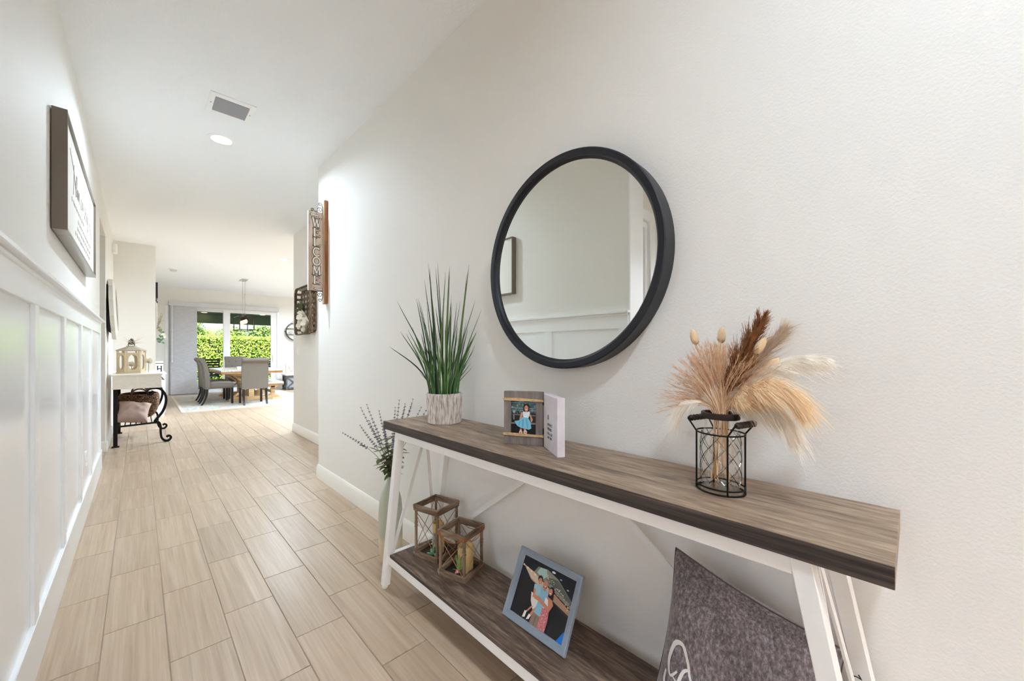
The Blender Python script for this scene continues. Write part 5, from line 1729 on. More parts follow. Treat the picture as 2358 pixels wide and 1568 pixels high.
# ---- hexagonal lantern
CRW = mat('cream_lantern', (226, 212, 184), rough=0.6, var=(18, (204, 184, 150), 0.3))
hx = thing('hexagonal_lantern', 'cream hexagonal wooden lantern with glazed arches on the hall table', 'lantern', (-0.075, 7.52, TTZ), (0, 0, R(8)))
HR, HH = 0.135, 0.285
def hexpt(k, r):
    a = R(60 * k)
    return Vector((r * math.cos(a), r * math.sin(a), 0))
bm = bm_new(); lathe(bm, [(0, 0), (HR + 0.018, 0), (HR + 0.018, 0.018), (HR + 0.004, 0.026), (0, 0.026)], 6)
obj('base', bm, CRW, hx)
bm = bm_new(); lathe(bm, [(0, HH + 0.026), (HR + 0.006, HH + 0.020), (HR + 0.022, HH + 0.026), (HR + 0.022, HH + 0.034), (HR + 0.006, HH + 0.040), (0.05, HH + 0.082), (0.05, HH + 0.095), (0, HH + 0.097)], 6)
obj('roof', bm, mat('grey_wash_roof', (188, 178, 158), rough=0.7), hx)
for k in range(6):
    a, b_ = hexpt(k, HR), hexpt(k + 1, HR)
    bm = bm_new(); bar(bm, a + Vector((0, 0, 0.026)), a + Vector((0, 0, HH + 0.024)), 0.022, 0.022, up=(a.x, a.y, 0.001))
    obj('corner_post', bm, CRW, hx)
    mid = (a + b_) / 2
    t_ = (b_ - a).normalized(); w = (b_ - a).length / 2
    bm = bm_new()
    outer, inner = [], []
    for q in range(24):
        an = 2 * PI * q / 24
        ca, sa = math.cos(an), math.sin(an)
        sc = 1 / max(abs(ca), abs(sa))
        outer.append((w * max(-1, min(1, ca * sc)), 0.155 + 0.129 * max(-1, min(1, sa * sc))))
        rz = 0.104
        inner.append((w * 0.70 * ca, 0.155 + rz * (abs(sa) ** 0.7 * (1 if sa > 0 else -1))))
    nrm = mid.normalized() * 0.005
    V = [[bm.verts.new(mid + t_ * p[0] + Vector((0, 0, p[1])) + nrm * s) for p in L_] for L_ in (outer, inner) for s in (1, -1)]
    for q in range(24):
        q2 = (q + 1) % 24
        bm.faces.new((V[0][q], V[0][q2], V[2][q2], V[2][q])); bm.faces.new((V[1][q2], V[1][q], V[3][q], V[3][q2])); bm.faces.new((V[2][q], V[2][q2], V[3][q2], V[3][q]))
    pnl = obj('arch_panel', bm, CRW, hx)
    bm = bm_new(); bm.faces.new([bm.verts.new(mid * 0.97 + t_ * p[0] * 1.05 + Vector((0, 0, p[1]))) for p in inner])
    obj('pane', bm, GLASS, pnl)
bm = bm_new(); tube(bm, [(0.032 * math.cos(2 * PI * k / 16), 0, HH + 0.108 + 0.032 * math.sin(2 * PI * k / 16)) for k in range(16)], 0.004, 6, closed=True)
obj('ring_handle', bm, IRON, hx, smooth=60)
blossom('silk_flower', 'white silk flower inside the hexagonal lantern', 'flower', (-0.075, 7.52, TTZ + 0.11), (0.1, -1, 0.3), 0.055, seed=60)
blossom('silk_flower', 'white silk flower on hall table right behind the hexagonal lantern', 'flower', (0.10, 7.75, TTZ + 0.15), (0.3, -1, 0.2), 0.06, seed=61)
for nm in ('silk_flower', 'silk_flower.001'):
    f = bpy.data.objects[nm]
    bm = bm_new(); tube(bm, [(0, 0, 0), (0.004, 0.004, -0.05), (0, 0, -(f.location.z - TTZ) + 0.027 * (nm == 'silk_flower'))], 0.003, 6)
    obj('stem', bm, mat('stem_green', (96, 110, 72), rough=0.7), f, smooth=60)
# pine cone and twigs on the lantern roof
pcn = thing('pine_cone', 'brown pine cone with pale twigs on top of the hexagonal lantern', 'pine cone', (-0.075, 7.52, TTZ + HH + 0.100))
bm = bm_new()
for k in range(46):
    a, z = k * 2.4, 0.002 + 0.075 * k / 46
    r = 0.040 * math.sin(PI * (0.18 + 0.8 * k / 46)) + 0.003
    c = Vector((r * math.cos(a), r * math.sin(a), z))
    petal_mesh(bm, c * 0.5 + Vector((0, 0, z * 0.5)), c * Vector((1, 1, 0)) + Vector((0, 0, 0.010)), (0, 0, 1), 0.022, 0.016, 0.4)
obj('scales', bm, mat('cone_brown', (104, 86, 62), rough=0.8, var=(60, (150, 134, 104), 0.2)), pcn)['kind'] = 'stuff'
random.seed(71)
for k in range(14):
    a = random.uniform(0, 2 * PI); L = random.uniform(0.09, 0.19)
    bm = bm_new(); e = Vector((math.cos(a), math.sin(a), random.uniform(0.1, 1.4))).normalized() * L
    tube(bm, bez((0, 0, 0.01), e * 0.3 + Vector((0, 0, 0.02)), e * 0.7, e + Vector((0, 0, -0.01)), 6), [0.0022, 0.0020, 0.0018, 0.0015, 0.0012, 0.0009, 0.0005], 5)
    obj('twig', bm, mat('pale_twig', (204, 170, 132), rough=0.85), pcn)

# ---- woven basket and linen cushion on the iron shelf
def weave():
    m = bpy.data.materials.new('hyacinth_weave'); m.use_nodes = True
    nt = m.node_tree; b = nt.nodes['Principled BSDF']; L = nt.links.new
    b.inputs['Roughness'].default_value = 0.7
    tc = nt.nodes.new('ShaderNodeTexCoord'); nz = nt.nodes.new('ShaderNodeTexNoise'); nz.inputs['Scale'].default_value = 45
    rp = nt.nodes.new('ShaderNodeValToRGB'); e = rp.color_ramp.elements
    e[0].position = 0.40; e[0].color = s2l((72, 50, 34)) + (1,); e[1].position = 0.62; e[1].color = s2l((158, 120, 88)) + (1,)
    L(tc.outputs['Object'], nz.inputs['Vector']); L(nz.outputs['Fac'], rp.inputs[0]); L(rp.outputs[0], b.inputs['Base Color'])
    return m
WV = weave()
bk = thing('woven_basket', 'dark woven oval basket with two ring handles on the iron shelf', 'basket', (0.005, 7.92, 0.279))
BP = [(0.0, 0.02), (0.10, 0.0), (0.145, 0.018), (0.185, 0.09), (0.208, 0.18), (0.215, 0.27), (0.21, 0.32), (0.20, 0.34)]
bm = bm_new(); lathe(bm, [(r * 0.93, z + 0.004) for r, z in BP] + [(0.185, 0.335), (0.17, 0.18), (0.08, 0.03), (0, 0.03)], 36, sx=0.98, sy=1.45)
obj('basket_core', bm, mat('basket_dark', (58, 40, 28), rough=0.85), bk, smooth=60)
bm = bm_new()
for row in range(17):
    z = 0.012 + 0.0205 * row
    for (r0, z0), (r1, z1) in zip(BP, BP[1:]):
        if z0 <= z <= z1:
            r = r0 + (r1 - r0) * (z - z0) / max(1e-6, z1 - z0)
            break
    n = 44
    for k in range(n):
        a0 = 2 * PI * (k + 0.5 * (row % 2)) / n
        pts = []
        for q in (-0.55, 0, 0.55):
            a = a0 + q * 2 * PI / n
            rr = r + (0.006 if q == 0 else -0.004)
            pts.append((rr * 0.98 * math.cos(a), rr * 1.45 * math.sin(a), z))
        tube(bm, pts, [0.005, 0.0105, 0.005], 5)
obj('weave', bm, WV, bk, smooth=60)['kind'] = 'stuff'
bm = bm_new(); tube(bm, [(0.202 * 0.98 * math.cos(2 * PI * k / 36), 0.202 * 1.45 * math.sin(2 * PI * k / 36), 0.34) for k in range(36)], 0.011, 8, closed=True)
obj('rim_braid', bm, WV, bk, smooth=60)
for y in (-0.285, 0.285):
    bm = bm_new(); tube(bm, [(0.085 * math.cos(2 * PI * k / 24), y * (0.99 if k < 12 else 1.0), 0.345 + 0.085 * math.sin(2 * PI * k / 24)) for k in range(24)], 0.010, 8, closed=True)
    obj('ring_handle', bm, mat('handle_brown', (88, 62, 44), rough=0.6), bk, smooth=60)
def soft_cushion(name, label, loc, rot, w, h, th, m, group=None):
    t = thing(name, label, 'cushion', loc, rot)
    bm = bm_new(); G = 22
    for f in (1, -1):
        g = []
        for j in range(G + 1):
            row = []
            for i in range(G + 1):
                u, v = i / G * 2 - 1, j / G * 2 - 1
                p = max(0, (1 - u ** 4) * (1 - v ** 4)) ** 0.6
                px = u * w / 2 * (1 - 0.10 * (1 - v * v)); pz = v * h / 2 * (1 - 0.10 * (1 - u * u))
                wr = 1 + 0.25 * noise.noise(Vector((u * 2, v * 2, 5 * f)))
                row.append(bm.verts.new((px, f * th / 2 * p * wr, pz + h / 2)))
            g.append(row)
        for j in range(G):
            for i in range(G):
                bm.faces.new((g[j][i], g[j][i + 1], g[j + 1][i + 1], g[j + 1][i]))
    bmesh.ops.remove_doubles(bm, verts=bm.verts, dist=0.0005)
    obj('cushion_cover', bm, m, t, smooth=180)
    return t
LINEN = mat('pink_linen', (206, 184, 174), rough=0.9, var=(30, (190, 164, 152), 0.3), bump=(200, 0.3, 0.001))
soft_cushion('linen_cushion', 'dusty pink linen cushion lying against basket on the iron shelf', (-0.075, 7.36, 0.279), (R(-34), R(10), 0), 0.33, 0.31, 0.24, LINEN)

# ================================================================== PARTITION SIDE (seen edge-on)
bf = thing('black_wall_panel', 'black frame high on partition side seen edge on', 'picture', (0.205, 9.35, 2.30))
bm = bm_new()
for (y0, y1, z0, z1) in ((-0.28, 0.28, -0.135, -0.11), (-0.28, 0.28, 0.11, 0.135), (-0.28, -0.25, -0.11, 0.11), (0.25, 0.28, -0.11, 0.11)):
    box(bm, 0.002, 0.030, y0, y1, z0, z1, 0.002)
obj('frame', bm, BLK, bf)
bm = bm_new(); box(bm, 0.004, 0.022, -0.25, 0.25, -0.11, 0.11)
obj('panel', bm, mat('charcoal_panel', (34, 34, 36), rough=0.6), bf)
wp = thing('wall_bouquet', 'hanging bouquet of white flowers and eucalyptus on partition side', 'flowers', (0.205, 9.55, 1.62))
random.seed(77)
EUC = mat('eucalyptus', (92, 124, 96), rough=0.6)
for k in range(18):
    c = Vector((random.uniform(0.03, 0.10), random.uniform(-0.1, 0.1), random.uniform(-0.22, 0.05)))
    d = Vector((random.uniform(0.1, 1), random.uniform(-1, 0.5), random.uniform(-0.6, 0.6)))
    bm = bm_new(); petal_mesh(bm, c, d, (0.4, -1, 0.3), 0.05, 0.036, 0.2)
    obj('leaf', bm, EUC, wp, smooth=180)
blossom('', '', '', (0.10, -0.06, -0.10), (0.7, -1, 0), 0.06, parent=wp, seed=80)
blossom('', '', '', (0.06, -0.05, 0.00), (0.3, -1, 0.2), 0.055, parent=wp, seed=81, mats=(mat('blush_petal', (222, 196, 170), rough=0.7), None))
for k in range(16):
    bm = bm_new(); tube(bm, bez((0.03, 0, 0), (0.04, 0, 0.08), (random.uniform(0.03, 0.10), random.uniform(-0.1, 0.05), 0.18), (random.uniform(0.03, 0.17), random.uniform(-0.1, 0.05), random.uniform(0.15, 0.33)), 6), 0.0022, 4)
    obj('twig', bm, mat('grey_twig', (150, 140, 128), rough=0.8), wp)
bm = bm_new(); tube(bm, [(0.002, 0, 0.52), (0.02, 0, 0.54), (0.035, 0, 0.52), (0.03, 0, 0.50)], 0.008, 8)
obj('wall_hook', bm, IRON, wp)
bm = bm_new(); tube(bm, [(0.028, 0, 0.50), (0.03, 0, 0.2), (0.04, 0, 0.0)], 0.004, 6)
obj('hanging_cord', bm, mat('white_cord', (236, 230, 222), rough=0.8), wp)
# low white cabinet with a white letter block
cb = thing('white_cabinet', 'slim white cabinet along the partition side behind hall table', 'cabinet', (0.205, 10.6, 0))
bm = bm_new(); box(bm, 0.018, 0.16, -0.6, 0.6, 0.06, 0.80, 0.004)
obj('body', bm, WHITE, cb)
bm = bm_new(); box(bm, 0.018, 0.18, -0.62, 0.62, 0.80, 0.825, 0.003)
obj('cabinet_top', bm, WHITE, cb)
for y in (-0.55, 0.55):
    bm = bm_new(); box(bm, 0.03, 0.15, y - 0.03, y + 0.03, 0, 0.06)
    obj('foot', bm, WHITE, cb)
lb = thing('letter_block', 'white block with a black letter H on the slim white cabinet', 'sign', (0.288, 10.25, 0.826))
bm = bm_new(); box(bm, -0.055, 0.055, -0.03, 0.03, 0, 0.22, 0.004)
obj('block', bm, WHITE, lb)
bm = bm_new()
box(bm, -0.035, -0.018, -0.0315, -0.03, 0.02, 0.13); box(bm, 0.018, 0.035, -0.0315, -0.03, 0.02, 0.13); box(bm, -0.018, 0.018, -0.0315, -0.03, 0.066, 0.084)
for x in (-0.0265, 0.0265):
    for z in (0.02, 0.122):
        box(bm, x - 0.016, x + 0.016, -0.0315, -0.03, z, z + 0.010)
obj('letter_h', bm, mat('black_ink', (28, 28, 28)), lb)
bm = bm_new(); box(bm, -0.057, 0.057, -0.032, 0.032, 0.175, 0.187)
obj('black_band', bm, mat('black_ink', (28, 28, 28)), lb)
# ================================================================== SLIDING DOOR AND BLIND
ALU = mat('door_frame_white', (236, 236, 238), rough=0.35)
bm = bm_new()
box(bm, 0.60, 0.64, YF + 0.02, YF + 0.14, 0, 2.52); box(bm, 3.25, 3.29, YF + 0.02, YF + 0.14, 0, 2.52)
box(bm, 0.64, 3.25, YF + 0.02, YF + 0.14, 2.48, 2.52); box(bm, 0.60, 3.29, YF + 0.01, YF + 0.15, 0, 0.025)
sl = struct('door_2', bm, ALU)
def sash(x0, x1, y, sl0, sl1):
    bm = bm_new()
    box(bm, x0, x0 + sl0, y, y + 0.045, 0.025, 2.48); box(bm, x1 - sl1, x1, y, y + 0.045, 0.025, 2.48)
    box(bm, x0 + sl0, x1 - sl1, y, y + 0.045, 0.025, 0.115); box(bm, x0 + sl0, x1 - sl1, y, y + 0.045, 2.425, 2.48)
    s = struct('door_panel', bm, ALU, parent=sl)
    bm = bm_new(); box(bm, x0 + sl0, x1 - sl1, y + 0.019, y + 0.026, 0.115, 2.425)
    struct('pane', bm, GLASS, parent=s)
    return s
sash(0.64, 1.95, YF + 0.085, 0.09, 0.09)
s2 = sash(1.95 - 0.09, 3.25, YF + 0.035, 0.17, 0.13)
bm = bm_new(); box(bm, 3.165, 3.20, YF + 0.005, YF + 0.035, 0.88, 1.14, 0.004)
struct('door_pull', bm, mat('pull_white', (226, 226, 226), rough=0.4), parent=s2)
bm = bm_new()
box(bm, 0.535, 0.60, YF - 0.012, YF, 0, 2.53); box(bm, 3.29, 3.345, YF - 0.012, YF, 0, 2.53)
struct('trim_3', bm, WHITE)
FAB = mat('blind_fabric', (218, 218, 219), rough=0.9, var=(60, (204, 204, 206), 0.3))
def fabric_lines():
    m = bpy.data.materials.new('blind_weave'); m.use_nodes = True
    nt = m.node_tree; b = nt.nodes['Principled BSDF']; L = nt.links.new
    b.inputs['Roughness'].default_value = 0.9
    tc = nt.nodes.new('ShaderNodeTexCoord'); mp = nt.nodes.new('ShaderNodeMapping'); mp.inputs['Scale'].default_value = (6, 6, 130)
    nz = nt.nodes.new('ShaderNodeTexNoise'); nz.inputs['Scale'].default_value = 1.5; nz.inputs['Detail'].default_value = 5
    rp = nt.nodes.new('ShaderNodeValToRGB'); e = rp.color_ramp.elements
    e[0].position = 0.35; e[0].color = s2l((178, 178, 182)) + (1,); e[1].position = 0.65; e[1].color = s2l((206, 206, 210)) + (1,)
    L(tc.outputs['Object'], mp.inputs[0]); L(mp.outputs[0], nz.inputs['Vector']); L(nz.outputs['Fac'], rp.inputs[0]); L(rp.outputs[0], b.inputs['Base Color'])
    return m
bl = thing('panel_blind', 'grey woven panel blind drawn to the left of the sliding door', 'blind', (1.95, YF, 0))
bm = bm_new(); box(bm, 0.596 - 1.95, 3.315 - 1.95, -0.125, 0.0, 2.53, 2.65, 0.004)
obj('valance', bm, FAB, bl)
PF = fabric_lines()
for k in range(3):
    bm = bm_new(); box(bm, 0.640 - 1.95 - 0.012 * k, 1.222 - 1.95 - 0.01 * k, -0.100 + 0.022 * k, -0.096 + 0.022 * k, 0.022, 2.53)
    f = obj('fabric_panel', bm, PF, bl)
    bm = bm_new(); box(bm, 0.640 - 1.95 - 0.012 * k, 1.222 - 1.95 - 0.01 * k, -0.102 + 0.022 * k, -0.094 + 0.022 * k, 0.012, 0.03)
    obj('bottom_bar', bm, mat('bar_grey', (168, 172, 178), rough=0.4), f)
bm = bm_new(); tube(bm, [(0.672 - 1.95, -0.118, 2.54), (0.672 - 1.95, -0.118, 0.98)], 0.008, 8)
wd = obj('draw_wand', bm, PLATE, bl, smooth=60)
bm = bm_new(); tube(bm, [(0.672 - 1.95, -0.118, 0.985), (0.672 - 1.95, -0.118, 0.96), (0.672 - 1.95, -0.118, 0.93)], [0.010, 0.017, 0.012], 10)
obj('wand_tip', bm, PLATE, wd, smooth=60)

# ================================================================== DINING AREA
def rug_mat():
    m = bpy.data.materials.new('faded_rug'); m.use_nodes = True
    nt = m.node_tree; b = nt.nodes['Principled BSDF']; L = nt.links.new
    b.inputs['Roughness'].default_value = 0.95; b.inputs['Specular IOR Level'].default_value = 0.1
    tc = nt.nodes.new('ShaderNodeTexCoord')
    n1 = nt.nodes.new('ShaderNodeTexNoise'); n1.inputs['Scale'].default_value = 7.0; n1.inputs['Detail'].default_value = 9; n1.inputs['Roughness'].default_value = 0.75
    rp = nt.nodes.new('ShaderNodeValToRGB'); e = rp.color_ramp.elements
    e[0].position = 0.34; e[0].color = s2l((108, 124, 140)) + (1,); e[1].position = 0.66; e[1].color = s2l((178, 150, 116)) + (1,)
    for p, c in ((0.43, (164, 178, 188)), (0.49, (206, 202, 194)), (0.55, (192, 176, 152))):
        k = e.new(p); k.color = s2l(c) + (1,)
    L(tc.outputs['Object'], n1.inputs['Vector']); L(n1.outputs['Fac'], rp.inputs[0]); L(rp.outputs[0], b.inputs['Base Color'])
    n2 = nt.nodes.new('ShaderNodeTexNoise'); n2.inputs['Scale'].default_value = 160
    bp = nt.nodes.new('ShaderNodeBump'); bp.inputs['Strength'].default_value = 0.5; bp.inputs['Distance'].default_value = 0.004
    L(tc.outputs['Object'], n2.inputs['Vector']); L(n2.outputs['Fac'], bp.inputs['Height']); L(bp.outputs[0], b.inputs['Normal'])
    return m
rg = thing('area_rug', 'faded blue and tan area rug under the dining table', 'rug', (1.925, 12.12, 0.0))
bm = bm_new(); box(bm, -1.245, 1.245, -1.86, 1.83, 0.0005, 0.011, 0.002)
obj('rug_field', bm, rug_mat(), rg)
bm = bm_new()
for (x0, x1, y0, y1) in ((-1.305, -1.245, -1.92, 1.89), (1.245, 1.305, -1.92, 1.89), (-1.245, 1.245, -1.92, -1.86), (-1.245, 1.245, 1.83, 1.89)):
    box(bm, x0, x1, y0, y1, 0.0005, 0.0105)
obj('rug_border', bm, mat('rug_border', (214, 202, 186), rough=0.95), rg)
RZ = 0.0115
# ---- upholstered roll-back chair (front faces local +y)
UPH = mat('taupe_linen', (124, 117, 108), rough=0.9, var=(90, (104, 97, 88), 0.3), bump=(250, 0.3, 0.001))
ESP = mat('espresso_leg', (26, 21, 20), rough=0.4)
BTN = mat('button_dark', (88, 82, 76), rough=0.8)
def make_chair(name, label, loc, rotz, tuft):
    t = thing(name, label, 'chair', loc, (0, 0, rotz), group='upholstered dining chairs')
    bm = bm_new(); box(bm, -0.245, 0.245, -0.24, 0.29, 0.365, 0.485, 0.018)
    obj('seat', bm, UPH, t, smooth=50)
    bm = bm_new()
    G = 10
    top = [[bm.verts.new((x, y, 0.484 + 0.042 * (1 - (2 * i / G - 1) ** 4) ** 0.5 * (1 - (2 * j / G - 1) ** 4) ** 0.5)) for i, x in enumerate([-0.243 + 0.486 * q / G for q in range(G + 1)])] for j, y in enumerate([-0.17 + 0.458 * q / G for q in range(G + 1)])]
    for j in range(G):
        for i in range(G):
            bm.faces.new((top[j][i], top[j][i + 1], top[j + 1][i + 1], top[j + 1][i]))
    obj('seat_cushion', bm, UPH, t, smooth=60)
    # back: side profile swept across the width
    prof = [(-0.165, 0.36), (-0.165, 0.52), (-0.175, 0.70), (-0.205, 0.88), (-0.235, 0.985), (-0.258, 1.045), (-0.292, 1.078), (-0.330, 1.072), (-0.352, 1.040), (-0.345, 1.004), (-0.315, 0.985), (-0.296, 0.96), (-0.282, 0.88), (-0.262, 0.72), (-0.252, 0.52), (-0.250, 0.36)]
    bm = bm_new()
    L_ = [bm.verts.new((-0.262, y, z)) for y, z in prof]; R2 = [bm.verts.new((0.262, y, z)) for y, z in prof]
    n = len(prof)
    for i in range(n):
        j = (i + 1) % n
        bm.faces.new((L_[i], L_[j], R2[j], R2[i]))
    bm.faces.new(L_[::-1]); bm.faces.new(R2)
    bmesh.ops.bevel(bm, geom=[e for e in bm.edges if abs(e.verts[0].co.x - e.verts[1].co.x) < 1e-5], offset=0.010, segments=2, affect='EDGES')
    obj('backrest', bm, UPH, t, smooth=50)
    bm = bm_new()
    tube(bm, [(-0.262, -0.290, 0.972), (0.262, -0.290, 0.972)], 0.004, 6)
    obj('welt', bm, BTN, t)
    if tuft:
        for z, xs in ((0.93, (-0.16, 0, 0.16)), (0.80, (-0.09, 0.09)), (0.67, (-0.16, 0, 0.16))):
            for x in xs:
                y = -0.165 - (0.010 if z < 0.75 else 0.030 if z < 0.9 else 0.052) 
                bm = bm_new(); bmesh.ops.create_icosphere(bm, subdivisions=2, radius=0.013, matrix=Matrix.Translation((x, y + 0.002, z)))
                obj('tuft_button', bm, BTN, t, smooth=60)
    for s in (-1, 1):
        bm = bm_new(); bar(bm, (s * 0.215, 0.255, 0.0), (s * 0.215, 0.255, 0.37), 0.044, 0.044, up=(0, 1, 0), bev=0.003)
        obj('leg', bm, ESP, t)
        bm = bm_new()
        P = bez((s * 0.222, -0.215, 0.37), (s * 0.222, -0.215, 0.25), (s * 0.222, -0.235, 0.12), (s * 0.222, -0.315, 0.0), 8)
        for a, b_ in zip(P, P[1:]):
            pass
        rows = []
        for i, p in enumerate(P):
            w = 0.024 - 0.006 * i / 8
            rows.append([bm.verts.new((p.x - w, p.y - w, p.z)), bm.verts.new((p.x + w, p.y - w, p.z)), bm.verts.new((p.x + w, p.y + w, p.z)), bm.verts.new((p.x - w, p.y + w, p.z))])
        for A, B in zip(rows, rows[1:]):
            for k in range(4):
                bm.faces.new((A[k], A[(k + 1) % 4], B[(k + 1) % 4], B[k]))
        bm.faces.new(rows[0]); bm.faces.new(rows[-1][::-1])
        obj('leg', bm, ESP, t, smooth=40)
    return t
make_chair('dining_chair', 'taupe roll-back dining chair at near end of table with its back turned', (1.945, 10.86, RZ), 0, False)
make_chair('dining_chair', 'taupe roll-back dining chair on the left side of table, nearer one', (1.335, 11.42, RZ), -PI / 2, False)
make_chair('dining_chair', 'taupe roll-back dining chair on the left side of table, farther one', (1.335, 12.19, RZ), -PI / 2, False)
make_chair('dining_chair', 'button-tufted taupe dining chair at far end of table facing the hall', (2.06, 13.66, RZ), PI, True)

# ---- trestle table
TOPW = wood('table_top_wood', (176, 166, 152), (204, 196, 184), (222, 216, 208), axis=1, stretch=(1, 12), rough=0.25, scale=2, fine=40, bump=0.1, spec=0.6)
SIDEW = wood('table_side_wood', (132, 94, 56), (164, 122, 78), (190, 150, 104), axis=0, stretch=(1, 12), rough=0.6, scale=2, fine=40, bump=0.15)
BASEW = wood('trestle_wood', (178, 140, 96), (206, 170, 124), (224, 194, 152), axis=0, stretch=(1, 10), rough=0.65, scale=2, fine=40, bump=0.15)
dt = thing('dining_table', 'long trestle dining table with pale plank top on the rug', 'table', (2.03, 12.33, RZ))
for k in range(6):
    x0 = -0.645 + 0.215 * k
    bm = bm_new(); box(bm, x0 + 0.001, x0 + 0.214, -0.93, 0.93, 0.735, 0.773, 0.002)
    obj('top_plank', bm, TOPW, dt)
for y in (-1.045, 0.931):
    bm = bm_new(); box(bm, -0.645, 0.645, y, y + 0.114, 0.735, 0.773, 0.002)
    obj('breadboard_end', bm, TOPW, dt)
for (x0, x1, y0, y1) in ((-0.64, 0.64, -1.04, -1.00), (-0.64, 0.64, 1.0, 1.04), (-0.64, -0.60, -1.0, 1.0), (0.60, 0.64, -1.0, 1.0)):
    bm = bm_new(); box(bm, x0, x1, y0, y1, 0.682, 0.735, 0.003)
    obj('apron', bm, SIDEW, dt)
def trestle(y, parent):
    bm = bm_new(); prism(bm, [(-0.46, 0), (0.46, 0), (0.46, 0.05), (0.38, 0.105), (-0.38, 0.105), (-0.46, 0.05)], (0, y - 0.055, 0), (1, 0, 0), (0, 0, 1), (0, 0.11, 0))
    obj('trestle_foot', bm, BASEW, parent)
    bm = bm_new(); box(bm, -0.055, 0.055, y - 0.045, y + 0.045, 0.105, 0.63, 0.003)
    obj('trestle_post', bm, BASEW, parent)
    bm = bm_new(); box(bm, -0.42, 0.42, y - 0.045, y + 0.045, 0.63, 0.682, 0.003)
    obj('trestle_head', bm, BASEW, parent)
    for s in (-1, 1):
        bm = bm_new(); bar(bm, (s * 0.045, y, 0.36), (s * 0.36, y, 0.11), 0.045, 0.045, up=(0, 1, 0))
        obj('trestle_brace', bm, BASEW, parent)
        bm = bm_new(); bar(bm, (s * 0.045, y, 0.38), (s * 0.36, y, 0.63), 0.045, 0.045, up=(0, 1, 0))
        obj('trestle_brace', bm, BASEW, parent)
trestle(-0.78, dt); trestle(0.78, dt)
bm = bm_new(); box(bm, -0.035, 0.035, -0.74, 0.74, 0.16, 0.23, 0.003)
obj('stretcher', bm, BASEW, dt)
for s in (-1, 1):
    bm = bm_new(); bar(bm, (0, s * 0.70, 0.24), (0, s * 0.25, 0.675), 0.045, 0.045)
    obj('long_brace', bm, BASEW, dt)
# ---- bench
bn = thing('dining_bench', 'trestle bench with pale top along the right side of the dining table', 'bench', (2.50, 12.27, RZ))
for k in range(2):
    bm = bm_new(); box(bm, -0.20 + 0.201 * k, -0.001 + 0.201 * k, -0.95, 0.95, 0.405, 0.448, 0.003)
    obj('seat_plank', bm, TOPW, bn)
for (x0, x1, y0, y1) in ((-0.20, 0.20, -0.949, -0.92), (-0.20, 0.20, 0.92, 0.949), (-0.199, -0.17, -0.92, 0.92), (0.17, 0.199, -0.92, 0.92)):
    bm = bm_new(); box(bm, x0, x1, y0, y1, 0.365, 0.405, 0.002)
    obj('apron', bm, SIDEW, bn)
for y in (-0.72, 0.72):
    bm = bm_new(); prism(bm, [(-0.18, 0), (0.18, 0), (0.18, 0.04), (0.065, 0.13), (-0.065, 0.13), (-0.18, 0.04)], (0, y - 0.045, 0), (1, 0, 0), (0, 0, 1), (0, 0.09, 0))
    obj('bench_foot', bm, BASEW, bn)
    bm = bm_new(); box(bm, -0.045, 0.045, y - 0.035, y + 0.035, 0.13, 0.33, 0.003)
    obj('bench_post', bm, BASEW, bn)
    bm = bm_new(); prism(bm, [(-0.06, 0.30), (0.06, 0.30), (0.16, 0.365), (-0.16, 0.365)], (0, y - 0.035, 0), (1, 0, 0), (0, 0, 1), (0, 0.07, 0))
    obj('bench_head', bm, BASEW, bn)
bm = bm_new(); box(bm, -0.03, 0.03, -0.70, 0.70, 0.16, 0.21, 0.002)
obj('stretcher', bm, BASEW, bn)
# ---- things on the table
TT = RZ + 0.7735
bm = bm_new(); box(bm, -0.085, 0.085, -0.17, 0.17, 0, 0.014, 0.002)
tr = obj('wooden_tray', bm, mat('tray_wood', (122, 98, 70), rough=0.6)); tr.location = (2.0, 12.25, TT)
tag(tr, 'flat brown wooden tray in the middle of the dining table', 'tray')
for (x0, x1, y0, y1) in ((-0.085, 0.085, -0.17, -0.16), (-0.085, 0.085, 0.16, 0.17), (-0.085, -0.075, -0.16, 0.16), (0.075, 0.085, -0.16, 0.16)):
    bm = bm_new(); box(bm, x0, x1, y0, y1, 0.014, 0.055, 0.001)
    obj('tray_side', bm, mat('tray_wood', (122, 98, 70)), tr)
gv = thing('glass_bottle', 'clear glass bottle standing on the tray on the dining table', 'bottle', (2.02, 12.22, TT + 0.0145))
bm = bm_new(); lathe(bm, [(0, 0), (0.045, 0), (0.05, 0.01), (0.05, 0.13), (0.035, 0.17), (0.018, 0.19), (0.018, 0.22), (0.022, 0.225)], 24)
obj('bottle_body', bm, clear_glass('bottle_glass', (0.88, 0.94, 0.95)), gv, smooth=50)
bm = bm_new(); lathe(bm, [(0, 0.22), (0.019, 0.222), (0.02, 0.25), (0, 0.252)], 16)
obj('stopper', bm, mat('cork', (170, 140, 104), rough=0.8), gv, smooth=50)
nb = thing('napkin_box', 'small white napkin box beside the tray on the dining table', 'box', (1.86, 12.02, TT))
bm = bm_new(); box(bm, -0.06, 0.06, -0.05, 0.05, 0, 0.055, 0.003)
obj('box_body', bm, mat('box_cream', (222, 222, 206), rough=0.6), nb)
bm = bm_new(); box(bm, -0.05, 0.05, -0.04, 0.04, 0.055, 0.064, 0.002)
obj('napkins', bm, mat('paper_white', (245, 245, 243), rough=0.9), nb)

